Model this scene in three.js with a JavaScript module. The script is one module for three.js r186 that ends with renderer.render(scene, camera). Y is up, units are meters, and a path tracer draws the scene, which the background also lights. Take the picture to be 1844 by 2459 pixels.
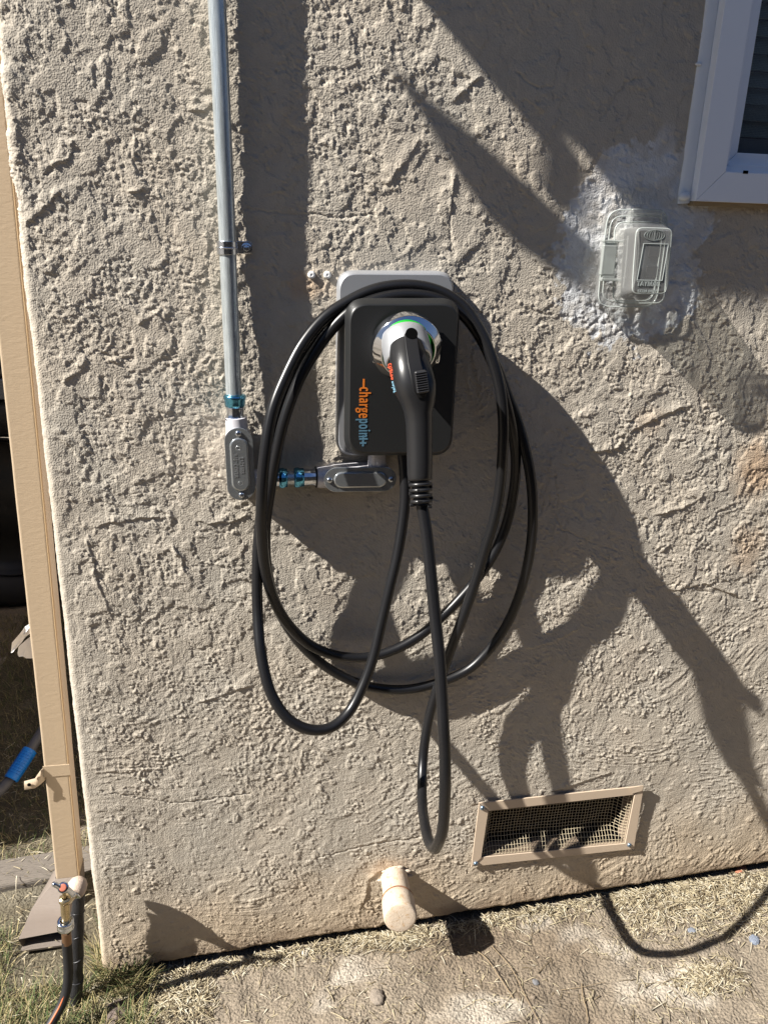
import * as THREE from 'three';
import { RoundedBoxGeometry } from 'three/addons/geometries/RoundedBoxGeometry.js';
import { mergeGeometries } from 'three/addons/utils/BufferGeometryUtils.js';
import { FontLoader } from 'three/addons/loaders/FontLoader.js';
import { TextGeometry } from 'three/addons/geometries/TextGeometry.js';

// ---------------------------------------------------------------- camera, sky, sun, exposure
const scene = new THREE.Scene();
const CAM = new THREE.Vector3(0, 0, 1.22);              // wall face is the plane z = 0, x runs along it
const camera = new THREE.PerspectiveCamera(64.46, 767 / 1024, 0.02, 400);
camera.rotation.order = 'YXZ';
camera.rotation.set(-19.54 * Math.PI / 180, -11.11 * Math.PI / 180, 1.83 * Math.PI / 180);
camera.position.copy(CAM);
camera.updateMatrixWorld(true);
scene.add(camera);

const SUN_DIR = new THREE.Vector3(-3.8, 3.42, 1).normalize();
const sun = new THREE.DirectionalLight(new THREE.Color(1.0, 0.955, 0.885), 5);
sun.position.copy(SUN_DIR).multiplyScalar(12);
sun.castShadow = true; sun.shadow.radius = 1;
sun.shadow.mapSize.set(4096, 4096);
Object.assign(sun.shadow.camera, { left: -3, right: 3, top: 3, bottom: -3, near: 1, far: 30 });
scene.add(sun, sun.target);

{ // clear blue sky, paler towards the horizon and towards the sun
  const W = 256, H = 128, d = new Float32Array(W * H * 4);
  for (let j = 0; j < H; j++) for (let i = 0; i < W; i++) {
    const th = ((j + 0.5) / H - 0.5) * Math.PI, ph = ((i + 0.5) / W - 0.5) * 2 * Math.PI;
    const y = Math.sin(th), x = Math.cos(th) * Math.cos(ph), z = Math.cos(th) * Math.sin(ph);
    const e = Math.max(0, y), k = Math.pow(1 - e, 3);
    const mu = Math.max(0, x * SUN_DIR.x + y * SUN_DIR.y + z * SUN_DIR.z);
    const g = 0.9 * Math.pow(mu, 8) + 0.5 * Math.pow(mu, 40);
    const s = 0.105;
    let r = s * (0.24 + 0.46 * k + 0.9 * g), gg = s * (0.47 + 0.48 * k + 0.85 * g), b = s * (1.06 + 0.25 * k + 0.75 * g);
    if (y < 0) { r = 0.03; gg = 0.026; b = 0.02; }
    const o = (j * W + i) * 4; d[o] = r; d[o + 1] = gg; d[o + 2] = b; d[o + 3] = 1;
  }
  const t = new THREE.DataTexture(d, W, H, THREE.RGBAFormat, THREE.FloatType);
  t.mapping = THREE.EquirectangularReflectionMapping; t.magFilter = t.minFilter = THREE.LinearFilter;
  t.wrapS = THREE.RepeatWrapping; t.needsUpdate = true;
  scene.background = t; scene.environment = t;
}
const renderer = new THREE.WebGLRenderer({ antialias: true });
renderer.toneMapping = THREE.LinearToneMapping;
renderer.toneMappingExposure = 2.5;
renderer.shadowMap.enabled = true;
renderer.shadowMap.type = THREE.PCFSoftShadowMap;

// ---------------------------------------------------------------- helpers
const V = (x, y, z) => new THREE.Vector3(x, y, z);
const F = 1950, MC = camera.matrixWorld;
// the point at distance z in front of the wall that lies on the line of sight of a photo pixel (photo 1844 x 2459)
function at(px, py, z = 0) {
  const d = V(px - 922, -(py - 1229.5), -F).transformDirection(MC);
  return CAM.clone().addScaledVector(d, (z - CAM.z) / d.z);
}
function atX(px, py, x) { const d = V(px - 922, -(py - 1229.5), -F).transformDirection(MC); return CAM.clone().addScaledVector(d, (x - CAM.x) / d.x); }
const lerp = (a, b, t) => a + (b - a) * t;
const clamp = (x, a = 0, b = 1) => Math.min(b, Math.max(a, x));
const sst = (a, b, x) => { const t = clamp((x - a) / (b - a)); return t * t * (3 - 2 * t); };
function mulberry(a) { return () => { a |= 0; a = a + 0x6D2B79F5 | 0; let t = Math.imul(a ^ a >>> 15, 1 | a); t = t + Math.imul(t ^ t >>> 7, 61 | t) ^ t; return ((t ^ t >>> 14) >>> 0) / 4294967296; }; }
const PERM = new Uint8Array(512);
{ const r = mulberry(77), p = [...Array(256).keys()]; for (let i = 255; i > 0; i--) { const j = Math.floor(r() * (i + 1)); [p[i], p[j]] = [p[j], p[i]]; } for (let i = 0; i < 512; i++) PERM[i] = p[i & 255]; }
const GX = new Float32Array(256), GY = new Float32Array(256);
for (let i = 0; i < 256; i++) { GX[i] = Math.cos(i * 2.399963); GY[i] = Math.sin(i * 2.399963); }
function pn(x, y) { // gradient noise, about -1..1
  const xf = Math.floor(x), yf = Math.floor(y), fx = x - xf, fy = y - yf, X = xf & 255, Y = yf & 255;
  const u = fx * fx * fx * (fx * (fx * 6 - 15) + 10), v = fy * fy * fy * (fy * (fy * 6 - 15) + 10);
  const a = PERM[PERM[X] + Y], b = PERM[PERM[X + 1] + Y], c = PERM[PERM[X] + Y + 1], d = PERM[PERM[X + 1] + Y + 1];
  const n0 = GX[a] * fx + GY[a] * fy, n1 = GX[b] * (fx - 1) + GY[b] * fy, n2 = GX[c] * fx + GY[c] * (fy - 1), n3 = GX[d] * (fx - 1) + GY[d] * (fy - 1);
  return 1.5 * ((n0 + (n1 - n0) * u) + ((n2 + (n3 - n2) * u) - (n0 + (n1 - n0) * u)) * v);
}
const fb = (x, y, o = 3) => { let s = 0, a = 1, t = 0; for (let i = 0; i < o; i++) { s += a * pn(x, y); t += a; a *= 0.5; x = x * 2.03 + 17.3; y = y * 2.03 + 9.1; } return s / t; };

const counts = {};
function numbered(n) { counts[n] = (counts[n] || 0) + 1; return counts[n] === 1 ? n : n + '_' + String(counts[n] - 1).padStart(3, '0'); }
function tag(o, label, category, group) { o.userData.label = label; o.userData.category = category; if (group) o.userData.group = group; return o; }
function thing(name, label, category, p = V(0, 0, 0), group) { const o = new THREE.Group(); o.name = numbered(name); o.position.copy(p); scene.add(o); return tag(o, label, category, group); }
// a mesh whose geometry is in world coordinates, hung under a thing (or the scene)
function part(name, geo, mat, parent = scene) {
  const g = Array.isArray(geo) ? mergeGeometries(geo.map(x => { const y = x.index ? x.toNonIndexed() : x; for (const k of Object.keys(y.attributes)) if (!['position', 'normal', 'uv'].includes(k)) y.deleteAttribute(k); return y; })) : geo;
  const m = new THREE.Mesh(g, mat); m.name = parent === scene ? numbered(name) : name;
  if (parent !== scene) { parent.updateMatrixWorld(true); const inv = parent.matrixWorld.clone().invert(); m.applyMatrix4(inv); }
  parent.add(m); return m;
}
const box = (w, h, d, x, y, z, r = 0.0015) => new RoundedBoxGeometry(w, h, d, 2, Math.min(r, w / 2.1, h / 2.1, d / 2.1)).translate(x, y, z);
function orient(geo, p, q) { // move a geometry built along +Y (centred) so that it runs from p to q
  const d = q.clone().sub(p); geo.applyQuaternion(new THREE.Quaternion().setFromUnitVectors(V(0, 1, 0), d.clone().normalize()));
  const m = p.clone().add(q).multiplyScalar(0.5); return geo.translate(m.x, m.y, m.z);
}
const cyl = (p, q, r0, r1 = r0, n = 24, open = false) => orient(new THREE.CylinderGeometry(r1, r0, p.distanceTo(q), n, 1, open), p, q);
function lathe(prof, p, dir, n = 40) { // prof: [radius, height along dir] from the point p
  const g = new THREE.LatheGeometry(prof.map(a => new THREE.Vector2(Math.max(a[0], 1e-5), a[1])), n);
  g.applyQuaternion(new THREE.Quaternion().setFromUnitVectors(V(0, 1, 0), dir.clone().normalize())); return g.translate(p.x, p.y, p.z);
}
const tube = (pts, r, seg, n = 14, closed = false) => new THREE.TubeGeometry(new THREE.CatmullRomCurve3(pts, closed, 'centripetal'), seg, r, n, closed);
function loft(loops, capA = true, capB = true) { // closed loops of equal length, smooth within, caps fanned
  const n = loops[0].length, pos = [], idx = [], uv = [];
  loops.forEach((L, i) => { for (let j = 0; j <= n; j++) { const p = L[j % n]; pos.push(p.x, p.y, p.z); uv.push(j / n, i / Math.max(1, loops.length - 1)); } });
  for (let i = 0; i < loops.length - 1; i++) for (let j = 0; j < n; j++) { const a = i * (n + 1) + j, b = a + n + 1; idx.push(a, b, a + 1, a + 1, b, b + 1); }
  const g = new THREE.BufferGeometry(); g.setAttribute('position', new THREE.Float32BufferAttribute(pos, 3)); g.setAttribute('uv', new THREE.Float32BufferAttribute(uv, 2)); g.setIndex(idx); g.computeVertexNormals();
  // weld normals across the seam
  const N = g.attributes.normal; for (let i = 0; i < loops.length; i++) { const a = i * (n + 1), b = a + n, v = V(N.getX(a) + N.getX(b), N.getY(a) + N.getY(b), N.getZ(a) + N.getZ(b)).normalize(); N.setXYZ(a, v.x, v.y, v.z); N.setXYZ(b, v.x, v.y, v.z); }
  const out = [g.toNonIndexed()];
  const cap = (L, flip) => { const c = L.reduce((s, p) => s.add(p), V(0, 0, 0)).multiplyScalar(1 / n), p = [], u = []; for (let j = 0; j < n; j++) { const a = L[j], b = L[(j + 1) % n]; const t = flip ? [c, b, a] : [c, a, b]; for (const q of t) { p.push(q.x, q.y, q.z); u.push(0, 0); } } const h = new THREE.BufferGeometry(); h.setAttribute('position', new THREE.Float32BufferAttribute(p, 3)); h.setAttribute('uv', new THREE.Float32BufferAttribute(u, 2)); h.computeVertexNormals(); out.push(h); };
  if (capA) cap(loops[0], false); if (capB) cap(loops[loops.length - 1], true);
  return mergeGeometries(out);
}
// rounded quad loop through four corner points (in order), corner radius r
function rquad(c, r, n = 6) {
  const out = [];
  for (let i = 0; i < 4; i++) {
    const p = c[i], a = c[(i + 3) % 4].clone().sub(p).normalize(), b = c[(i + 1) % 4].clone().sub(p).normalize();
    const A = p.clone().addScaledVector(a, r), B = p.clone().addScaledVector(b, r);
    for (let k = 0; k <= n; k++) { const t = k / n; out.push(A.clone().multiplyScalar((1 - t) * (1 - t)).addScaledVector(p, 2 * t * (1 - t)).addScaledVector(B, t * t)); }
  }
  return out;
}
const insetZ = (c, f, z) => { const m = c.reduce((s, p) => s.add(p), V(0, 0, 0)).multiplyScalar(0.25); return c.map(p => { const d = p.clone().sub(m); const q = m.clone().add(d.multiplyScalar(1 - f / d.length())); q.z = z; return q; }); };
function stadium(w, h) { const s = new THREE.Shape(), r = w / 2, k = h / 2 - r; s.absarc(0, k, r, 0, Math.PI, false); s.absarc(0, -k, r, Math.PI, 2 * Math.PI, false); s.closePath(); return s; }
const extr = (s, depth, bev, seg = 2, cs = 20) => new THREE.ExtrudeGeometry(s, { depth: Math.max(1e-4, depth - 2 * bev), bevelEnabled: bev > 0, bevelThickness: bev, bevelSize: bev, bevelOffset: -bev, bevelSegments: seg, curveSegments: cs }).translate(0, 0, bev);

// ---------------------------------------------------------------- textures and materials
function dataTex(n, m, fn, srgb, wrap = true) {
  const d = new Uint8Array(n * m * 4);
  for (let j = 0; j < m; j++) for (let i = 0; i < n; i++) { const c = fn(i, j), o = (j * n + i) * 4; for (let k = 0; k < 3; k++) { let v = clamp(c.length ? c[k] : c); if (srgb) v = v <= 0.0031308 ? v * 12.92 : 1.055 * Math.pow(v, 1 / 2.4) - 0.055; d[o + k] = Math.round(255 * v); } d[o + 3] = 255; }
  const t = new THREE.DataTexture(d, n, m); t.magFilter = THREE.LinearFilter; t.minFilter = THREE.LinearMipmapLinearFilter; t.generateMipmaps = true;
  if (wrap) t.wrapS = t.wrapT = THREE.RepeatWrapping; if (srgb) t.colorSpace = THREE.SRGBColorSpace; t.needsUpdate = true; return t;
}
// tileable noise on a 256-cell lattice: use integer scale on the unit tile
const C = (r, g, b) => new THREE.Color().setRGB(r, g, b);
const std = (c, rough, metal = 0, extra = {}) => new THREE.MeshPhysicalMaterial({ color: c, roughness: rough, metalness: metal, ...extra });
const smudge = dataTex(256, 256, (i, j) => 0.62 + 0.28 * fb(i / 24, j / 24, 4) + 0.18 * pn(i / 3, j / 3));
const galvTex = dataTex(256, 512, (i, j) => { const v = 0.72 + 0.16 * pn(i / 14, j / 20) + 0.16 * pn(i / 4, j / 7) + 0.10 * pn(i / 1.7, j / 2.2); return [v * 0.97, v, v * 1.0]; }, true);
const paintBump = dataTex(256, 512, (i, j) => 0.5 + 0.3 * pn(i / 9 + 1.5 * pn(i / 30, j / 30), j / 13) + 0.2 * pn(i / 3.2, j / 3.6));
const M = {
  galv: std(C(0.72, 0.76, 0.78), 0.42, 0.62, { map: galvTex, roughnessMap: smudge }),
  zinc: std(C(0.72, 0.76, 0.82), 0.16, 1.0),
  zincBlue: std(C(0.16, 0.50, 0.72), 0.2, 1.0),
  alu: std(C(0.58, 0.57, 0.60), 0.45, 0.15, { roughnessMap: smudge }),
  plate: std(C(0.42, 0.44, 0.45), 0.30, 0.78, { roughnessMap: smudge }),
  rubber: std(C(0.010, 0.010, 0.011), 0.6),
  cord: std(C(0.009, 0.009, 0.010), 0.5, 0, { roughnessMap: smudge, specularIntensity: 0.8 }),
  handle: std(C(0.014, 0.014, 0.015), 0.33),
  coverBlack: std(C(0.016, 0.0165, 0.017), 0.36, 0.0),
  silver: std(C(0.50, 0.515, 0.54), 0.36, 0.65),
  silverPaint: std(C(0.36, 0.37, 0.39), 0.42, 0.5),
  chrome: std(C(0.80, 0.82, 0.86), 0.1, 1.0),
  black: std(C(0.003, 0.003, 0.003), 1, 0, { specularIntensity: 0 }),
  gap: std(C(0.02, 0.02, 0.02), 0.9),
  led: new THREE.MeshStandardMaterial({ color: C(0.0, 0.25, 0.01), emissive: C(0.0, 0.55, 0.02), emissiveIntensity: 0.05, roughness: 0.4 }),
  orange: std(C(0.56, 0.15, 0.015), 0.5), lblue: std(C(0.075, 0.165, 0.235), 0.5), redPrint: std(C(0.5, 0.07, 0.025), 0.5),
  vinyl: std(C(0.82, 0.86, 0.92), 0.4),
  caulk: std(C(0.72, 0.76, 0.80), 0.45),
  beige: std(C(0.42, 0.33, 0.23), 0.5, 0, { bumpMap: paintBump, bumpScale: 0.0003 }),
  ventPaint: std(C(0.50, 0.40, 0.30), 0.5),
  wire: std(C(0.55, 0.47, 0.33), 0.5, 0.1),
  brass: std(C(0.62, 0.50, 0.30), 0.34, 0.9, { roughnessMap: smudge }),
  rust: std(C(0.30, 0.10, 0.045), 0.85),
  glass: new THREE.MeshPhysicalMaterial({ color: C(0.95, 0.97, 0.97), roughness: 0.03, transmission: 1, thickness: 0, ior: 1.45 }),
};

// ---------------------------------------------------------------- ground
const wallFoot = x => -1.330 + 0.048 * clamp(x, -1.2, 2.5);           // lower edge of the stucco
function groundY(x, z) {
  const near = sst(4, 1.2, Math.hypot(x, z));
  let h = wallFoot(x) - 0.017 + 0.5 * 0.004 * fb(x * 9, z * 9, 3) * near;
  h += near * (0.004 * pn(x * 21 + 7, z * 21) + 0.0018 * pn(x * 70, z * 70) + 0.0012 * pn(x * 160, z * 160));
  h -= 0.006 * sst(0.02, -0.01, z) * sst(-0.3, -0.2, x);
  return h;
}
{
  const axis = (a, b, d, far) => { const o = []; for (let v = a; v <= b + 1e-9; v += d) o.push(v); let s = d * 2, v = b; while (v < far) { v += s; s *= 1.35; o.push(v); } s = d * 2; v = a; while (v > -far) { v -= s; s *= 1.35; o.unshift(v); } return o; };
  const xs = axis(-0.72, 1.42, 0.0046, 120);
  const zs = axis(-0.05, 0.42, 0.0043, 120).filter(v => v > -0.05 || v < -2.2); for (let v = -0.05; v > -2.2; v -= 0.014) zs.push(v);
  zs.sort((a, b) => a - b);
  const nx = xs.length, nz = zs.length, pos = new Float32Array(nx * nz * 3), uv = new Float32Array(nx * nz * 2), idx = new Uint32Array((nx - 1) * (nz - 1) * 6);
  let k = 0; for (let j = 0; j < nz; j++) for (let i = 0; i < nx; i++) { const o = j * nx + i; pos[o * 3] = xs[i]; pos[o * 3 + 1] = groundY(xs[i], zs[j]); pos[o * 3 + 2] = zs[j]; uv[o * 2] = (xs[i] + 0.75) / 2.2; uv[o * 2 + 1] = (zs[j] + 0.4) / 1.1; }
  for (let j = 0; j < nz - 1; j++) for (let i = 0; i < nx - 1; i++) { const a = j * nx + i, b = a + nx; idx[k++] = a; idx[k++] = b; idx[k++] = a + 1; idx[k++] = a + 1; idx[k++] = b; idx[k++] = b + 1; }
  const g = new THREE.BufferGeometry(); g.setAttribute('position', new THREE.BufferAttribute(pos, 3)); g.setAttribute('uv', new THREE.BufferAttribute(uv, 2)); g.setIndex(new THREE.BufferAttribute(idx, 1)); g.computeVertexNormals();
  const map = dataTex(2048, 1024, (i, j) => {
    const x = i / 2048 * 2.2 - 0.75, z = j / 1024 * 1.1 - 0.4;
    let v = 1 + 0.28 * fb(x * 6, z * 6, 3) + 0.22 * fb(x * 40, z * 40, 3) + 0.34 * pn(x * 230, z * 230) + 0.3 * pn(x * 430, z * 430);
    const damp = sst(-0.1, 0.5, fb(x * 3.1 + 5, z * 4 + 2, 2)), pale = sst(0.15, 0.4, fb(x * 5 + 30, z * 7, 3));
    let c = [0.182, 0.150, 0.112]; c = c.map((q, n) => lerp(q, [0.125, 0.096, 0.066][n], damp)); c = c.map((q, n) => lerp(q, [0.33, 0.295, 0.245][n], 0.7 * pale));
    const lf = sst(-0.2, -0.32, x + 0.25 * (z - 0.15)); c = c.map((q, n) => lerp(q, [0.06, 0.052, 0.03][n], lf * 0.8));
    v *= pn(x * 330 + 9, z * 330) > 0.72 ? 1.5 : 1; v *= pn(x * 210, z * 210 + 40) < -0.75 ? 0.6 : 1;
    return c.map(q => q * Math.max(0.3, v));
  }, true);
  const bmp = dataTex(2048, 1024, (i, j) => { const x = i / 2048 * 2.2, z = j / 1024 * 1.1; return 0.5 + 0.3 * pn(x * 200, z * 200) + 0.2 * pn(x * 420, z * 420); });
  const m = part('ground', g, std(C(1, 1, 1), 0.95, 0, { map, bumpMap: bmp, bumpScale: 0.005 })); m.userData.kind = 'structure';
}

// ---------------------------------------------------------------- stucco wall
const XC = -0.271, YTOP = 0.42, XR = 1.30;
const win = { x0: at(1712, 240, 0).x, y0: at(1667, 485, 0).y, x1: 1.55, y1: 1.0 };
const ventC = [at(1148.6, 1927, 0.006), at(1543, 1886, 0.006), at(1519, 2037, 0.006), at(1130, 2079.5, 0.006)];
const ventI = [at(1168, 1948, 0.006), at(1522, 1909, 0.006), at(1500, 2023, 0.006), at(1153, 2059, 0.006)];
const vbox = { x0: Math.max(ventI[0].x, ventI[3].x) - 0.004, x1: Math.min(ventI[1].x, ventI[2].x) + 0.004, y0: Math.min(ventI[2].y, ventI[3].y) - 0.002, y1: Math.max(ventI[0].y, ventI[1].y) + 0.002 };
const ridges = [
  [[55, 553], [90, 515], [125, 480], [156, 456]], [[92, 412], [130, 398], [168, 380], [180, 322]], [[150, 925], [170, 905], [192, 890], [215, 855]],
  [[200, 1276], [222, 1340], [240, 1410], [270, 1485]], [[205, 1272], [262, 1256], [340, 1243], [436, 1240]], [[410, 1300], [430, 1330], [452, 1384]], [[470, 1245], [505, 1256], [560, 1250], [610, 1235]],
  [[925, 447], [960, 405], [1013, 329]], [[1077, 253], [1120, 215], [1165, 177]], [[1084, 520], [1086, 460], [1096, 410]], [[445, 262], [490, 268], [520, 240]],
  [[1350, 1062], [1430, 1084], [1480, 1076], [1500, 1050]], [[1500, 1045], [1545, 1018], [1590, 1000]], [[1560, 1010], [1620, 985], [1665, 970]], [[470, 1690], [540, 1665], [620, 1640]],
  [[1310, 1905], [1400, 1875], [1480, 1850]], [[1400, 2060], [1470, 2050], [1560, 2010]], [[880, 2120], [905, 2095], [930, 2085]], [[860, 2190], [880, 2150], [885, 2110]], [[300, 460], [330, 462], [350, 445]],
  [[620, 470], [690, 455], [720, 430]], [[330, 780], [360, 760], [400, 740]], [[1250, 1560], [1330, 1540], [1400, 1500]], [[1560, 1240], [1640, 1220], [1700, 1180]], [[1600, 1420], [1690, 1400], [1790, 1440]],
].map(r => { const p = r.map(q => at(q[0], q[1])); return { p, x0: Math.min(...p.map(q => q.x)) - 0.04, x1: Math.max(...p.map(q => q.x)) + 0.02, y0: Math.min(...p.map(q => q.y)) - 0.03, y1: Math.max(...p.map(q => q.y)) + 0.04 }; });
// rough and smooth passages seen in the photograph: [px, py, radius px, how rough]
const passages = [[330, 250, 260, 0.7], [150, 600, 200, 0.75], [330, 820, 260, 0.8], [800, 250, 160, 0.9], [760, 560, 150, 0.8], [330, 1420, 130, 0.85], [480, 1420, 100, 0.5], [270, 1300, 60, 0.1], [170, 1450, 90, 0.1], [1000, 480, 130, 0.2], [1250, 420, 120, 0.45], [1500, 150, 300, 0.12], [1300, 800, 160, 0.55], [1550, 1250, 260, 0.75], [1250, 1430, 110, 0.85], [700, 1650, 160, 0.55], [400, 1750, 200, 0.6], [300, 2000, 200, 0.3], [1500, 1700, 200, 0.55], [1400, 1560, 120, 0.7], [1700, 1900, 200, 0.25], [700, 2100, 200, 0.4], [250, 80, 120, 0.25], [200, 330, 90, 0.25], [350, 200, 70, 0.15], [640, 1300, 70, 0.3], [1000, 1850, 100, 0.55]].map(q => { const c = at(q[0], q[1]), e = at(q[0] + q[2], q[1]); return [c.x, c.y, e.distanceTo(c), q[3]]; });
function roughness(x, y) { let w = 0.25, s = 0.25 * 0.45; for (const q of passages) { const d = ((x - q[0]) ** 2 + (y - q[1]) ** 2) / (q[2] * q[2]); if (d < 4) { const k = Math.exp(-d * 1.6); w += k; s += k * q[3]; } } return s / w; }
const patchC = at(1515, 605), patchR = V(0.125, 0.15, 0);
function plaster(x, y) { // bare white plaster round the outlet: 0..1
  const d = Math.hypot((x - patchC.x) / patchR.x, (y - patchC.y) / patchR.y), a = at(1590, 375), pl = Math.hypot((x - a.x) / 0.02, (y - a.y) / 0.05);
  const n = 0.30 * fb(x * 15, y * 15, 5) + 0.10 * pn(x * 70, y * 70) + 0.05 * pn(x * 160, y * 160); return Math.max(sst(1.03, 0.97, d + n), 0.8 * sst(1.1, 0.7, pl + n)) * (0.55 + 0.45 * sst(-0.25, 0.2, fb(x * 30 + 4, y * 30, 3)));
}
function chips(x, y, cell, seed, prob, jag) { // scattered flat-topped crumbs on a jittered grid
  const gx = Math.floor(x / cell), gy = Math.floor(y / cell); let best = 0;
  for (let j = -1; j <= 1; j++) for (let i = -1; i <= 1; i++) {
    const X = (gx + i + 4096) & 255, Y = (gy + j + 4096) & 255, a = PERM[PERM[(X + seed) & 255] + Y], b = PERM[PERM[(Y + seed * 3) & 255] + X], c = PERM[(a + b + seed) & 255], d = PERM[(a * 3 + c) & 255];
    if (c / 255 > prob) continue;
    const dx = x - (gx + i + 0.15 + 0.7 * a / 255) * cell, dy = y - (gy + j + 0.15 + 0.7 * b / 255) * cell, r = cell * (0.20 + 0.32 * (d / 255) ** 2), as = 0.75 + 0.6 * (b / 255), t = a * 0.0246, u = dx * Math.cos(t) + dy * Math.sin(t), v = -dx * Math.sin(t) + dy * Math.cos(t);
    const q = Math.sqrt(u * u * as + v * v / as) / r + jag * 1.6, h = (0.55 + 0.45 * d / 255) * sst(1.1, 0.72, q); if (h > best) best = h;
  }
  return best;
}
const cracks = [[[590, 503], [640, 508], [700, 516], [745, 513], [800, 521], [900, 515]], [[1330, 1150], [1338, 1200], [1335, 1240], [1348, 1272], [1370, 1280], [1420, 1303], [1480, 1322]], [[1516, 1310], [1525, 1345], [1548, 1372]], [[1560, 1412], [1620, 1402], [1700, 1422]], [[1084, 600], [1080, 540], [1088, 470]], [[1240, 170], [1290, 215], [1330, 205], [1345, 120]], [[1440, 290], [1500, 200], [1540, 190]], [[760, 2060], [880, 2030], [1010, 2010]], [[250, 1900], [420, 1930], [600, 1905]]].map(r => { const p = r.map(q => at(q[0], q[1])); return { p, x0: Math.min(...p.map(q => q.x)) - 0.01, x1: Math.max(...p.map(q => q.x)) + 0.01, y0: Math.min(...p.map(q => q.y)) - 0.01, y1: Math.max(...p.map(q => q.y)) + 0.01 }; });
function stucco(x, y) {
  const wx = x + 0.010 * pn(x * 15, y * 15 + 3) + 0.003 * pn(x * 60, y * 60), wy = y + 0.010 * pn(x * 15 + 31, y * 15) + 0.003 * pn(x * 60 + 9, y * 60);
  const low = sst(-0.52, -0.80, y + 0.10 * pn(x * 4, y * 4));
  const rg = clamp(roughness(x, y) + 0.30 * fb(x * 9 + 3, y * 9 + 8, 2));
  let h = 0.0016 * pn(x * 6, y * 6) + 0.0007 * pn(x * 17 + 5, y * 17);
  // troweled skins with torn edges
  const jag = 0.10 * pn(x * 120, y * 120) + 0.07 * pn(x * 260 + 5, y * 260);
  const k1 = fb(wx * 19, wy * 15 + 2, 3) + jag, k2 = fb(wx * 34 + 40, wy * 27, 3) + jag, k3 = fb(wx * 52 + 7, wy * 44 + 21, 2) + jag;
  const flat = sst(0.04, 0.09, k1) * (1 - sst(0.30, 0.36, k3)), am = (1 - 0.25 * (1 - low)) * (1 - 0.72 * flat);
  h += (1 - 0.55 * low) * (0.0011 * sst(0.03, 0.052, k1) + 0.0010 * sst(0.13, 0.152, k2) * (0.4 + 0.6 * rg) - 0.0008 * sst(0.30, 0.36, k3) * rg);
  // torn crumbs: small flat-topped bits and the holes between them, only in the rough passages
  const kn = fb(wx * 138, wy * 150, 2) + 1.5 * jag, kc = fb(wx * 250 + 3, wy * 262, 2);
  const rr = sst(0.30, 0.85, rg + 0.45 * fb(x * 26 + 9, y * 30, 2));
  h += am * 0.0006 * sst(0.30, 0.37, kn) * sst(0.45, 0.9, rr) * (1 - 0.35 * low);
  if (rr > 0.02) h += am * (0.0012 * chips(wx, wy, 0.0084, 7, 0.66 * rr, jag) + 0.0010 * chips(wx + 0.31, wy, 0.0054, 31, 0.70 * rr, jag));
  h += 0.0011 * chips(wx, wy, 0.019, 77, 0.14, jag);
  h += am * 0.0006 * sst(0.22, 0.34, kc) * sst(0.25, 0.7, rr + 0.2);
  h -= am * 0.0010 * sst(0.38, 0.46, fb(wx * 74 + 11, wy * 74 + 5, 2) + jag) * rr * (1 - low);
  // a few stray lumps and pin holes on the smooth skin
  h += 0.0007 * sst(0.66, 0.78, pn(wx * 85 + 60, wy * 85)) - 0.0012 * sst(0.74, 0.82, pn(wx * 120 + 10, wy * 120 + 60));
  // brushed, dragged texture lower down
  if (low > 0.01) {
    const t = 0.16 + 0.45 * pn(x * 3 + 2, y * 3), c = Math.cos(t), sn = Math.sin(t), a = x * c + y * sn, b = -x * sn + y * c, wv = 0.35 * pn(x * 26, y * 26);
    const band = sst(-0.25, 0.3, fb(x * 5 + 60, y * 7, 2));
    h += low * (0.00022 * pn(a * 34, b * 190 + wv) + 0.0009 * sst(0.10, 0.26, fb(a * 46 + wv, b * 84 + wv, 3) + jag) * band + 0.0005 * sst(0.16, 0.30, fb(wx * 120 + 40, wy * 190, 2) + jag) * rr);
  }
  h += (0.00021 + 0.00016 * rg) * pn(x * 330, y * 330) + 0.00013 * pn(x * 170 + 4, y * 170);
  for (const r of ridges) if (x > r.x0 && x < r.x1 && y > r.y0 && y < r.y1) {
    let best = 1, sd = 0, te = 0;
    for (let i = 0; i < r.p.length - 1; i++) {
      const a = r.p[i], b = r.p[i + 1], dx = b.x - a.x, dy = b.y - a.y, L2 = dx * dx + dy * dy, t = clamp(((x - a.x) * dx + (y - a.y) * dy) / L2), ex = x - a.x - t * dx, ey = y - a.y - t * dy, d = Math.hypot(ex, ey);
      if (d < best) { best = d; sd = Math.sign(ex * 0.74 - ey * 0.67); te = (i + t) / (r.p.length - 1); }
    }
    const s = best * sd + 0.0042 * fb(x * 60, y * 60, 4), fade = sst(0, 0.2, te) * sst(1, 0.8, te) * (0.55 + 0.45 * sst(-0.4, 0.2, pn(x * 60, y * 60)));
    h += 0.0027 * fade * (s < 0 ? Math.exp(s / 0.011) : sst(0.0016, 0, s));
  }
  for (const r of cracks) if (x > r.x0 && x < r.x1 && y > r.y0 && y < r.y1) { let best = 1; const qx = x + 0.003 * pn(x * 90, y * 90), qy = y + 0.003 * pn(x * 90 + 9, y * 90); for (let i = 0; i < r.p.length - 1; i++) { const a = r.p[i], b = r.p[i + 1], dx = b.x - a.x, dy = b.y - a.y, t = clamp(((qx - a.x) * dx + (qy - a.y) * dy) / (dx * dx + dy * dy)); best = Math.min(best, Math.hypot(qx - a.x - t * dx, qy - a.y - t * dy)); } h -= 0.0013 * sst(0.0019, 0.0006, best); }
  const p = plaster(x, y); if (p > 0.02) h += p * (0.0012 * fb(x * 120, y * 120, 3) - 0.0004);
  return h;
}
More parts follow.
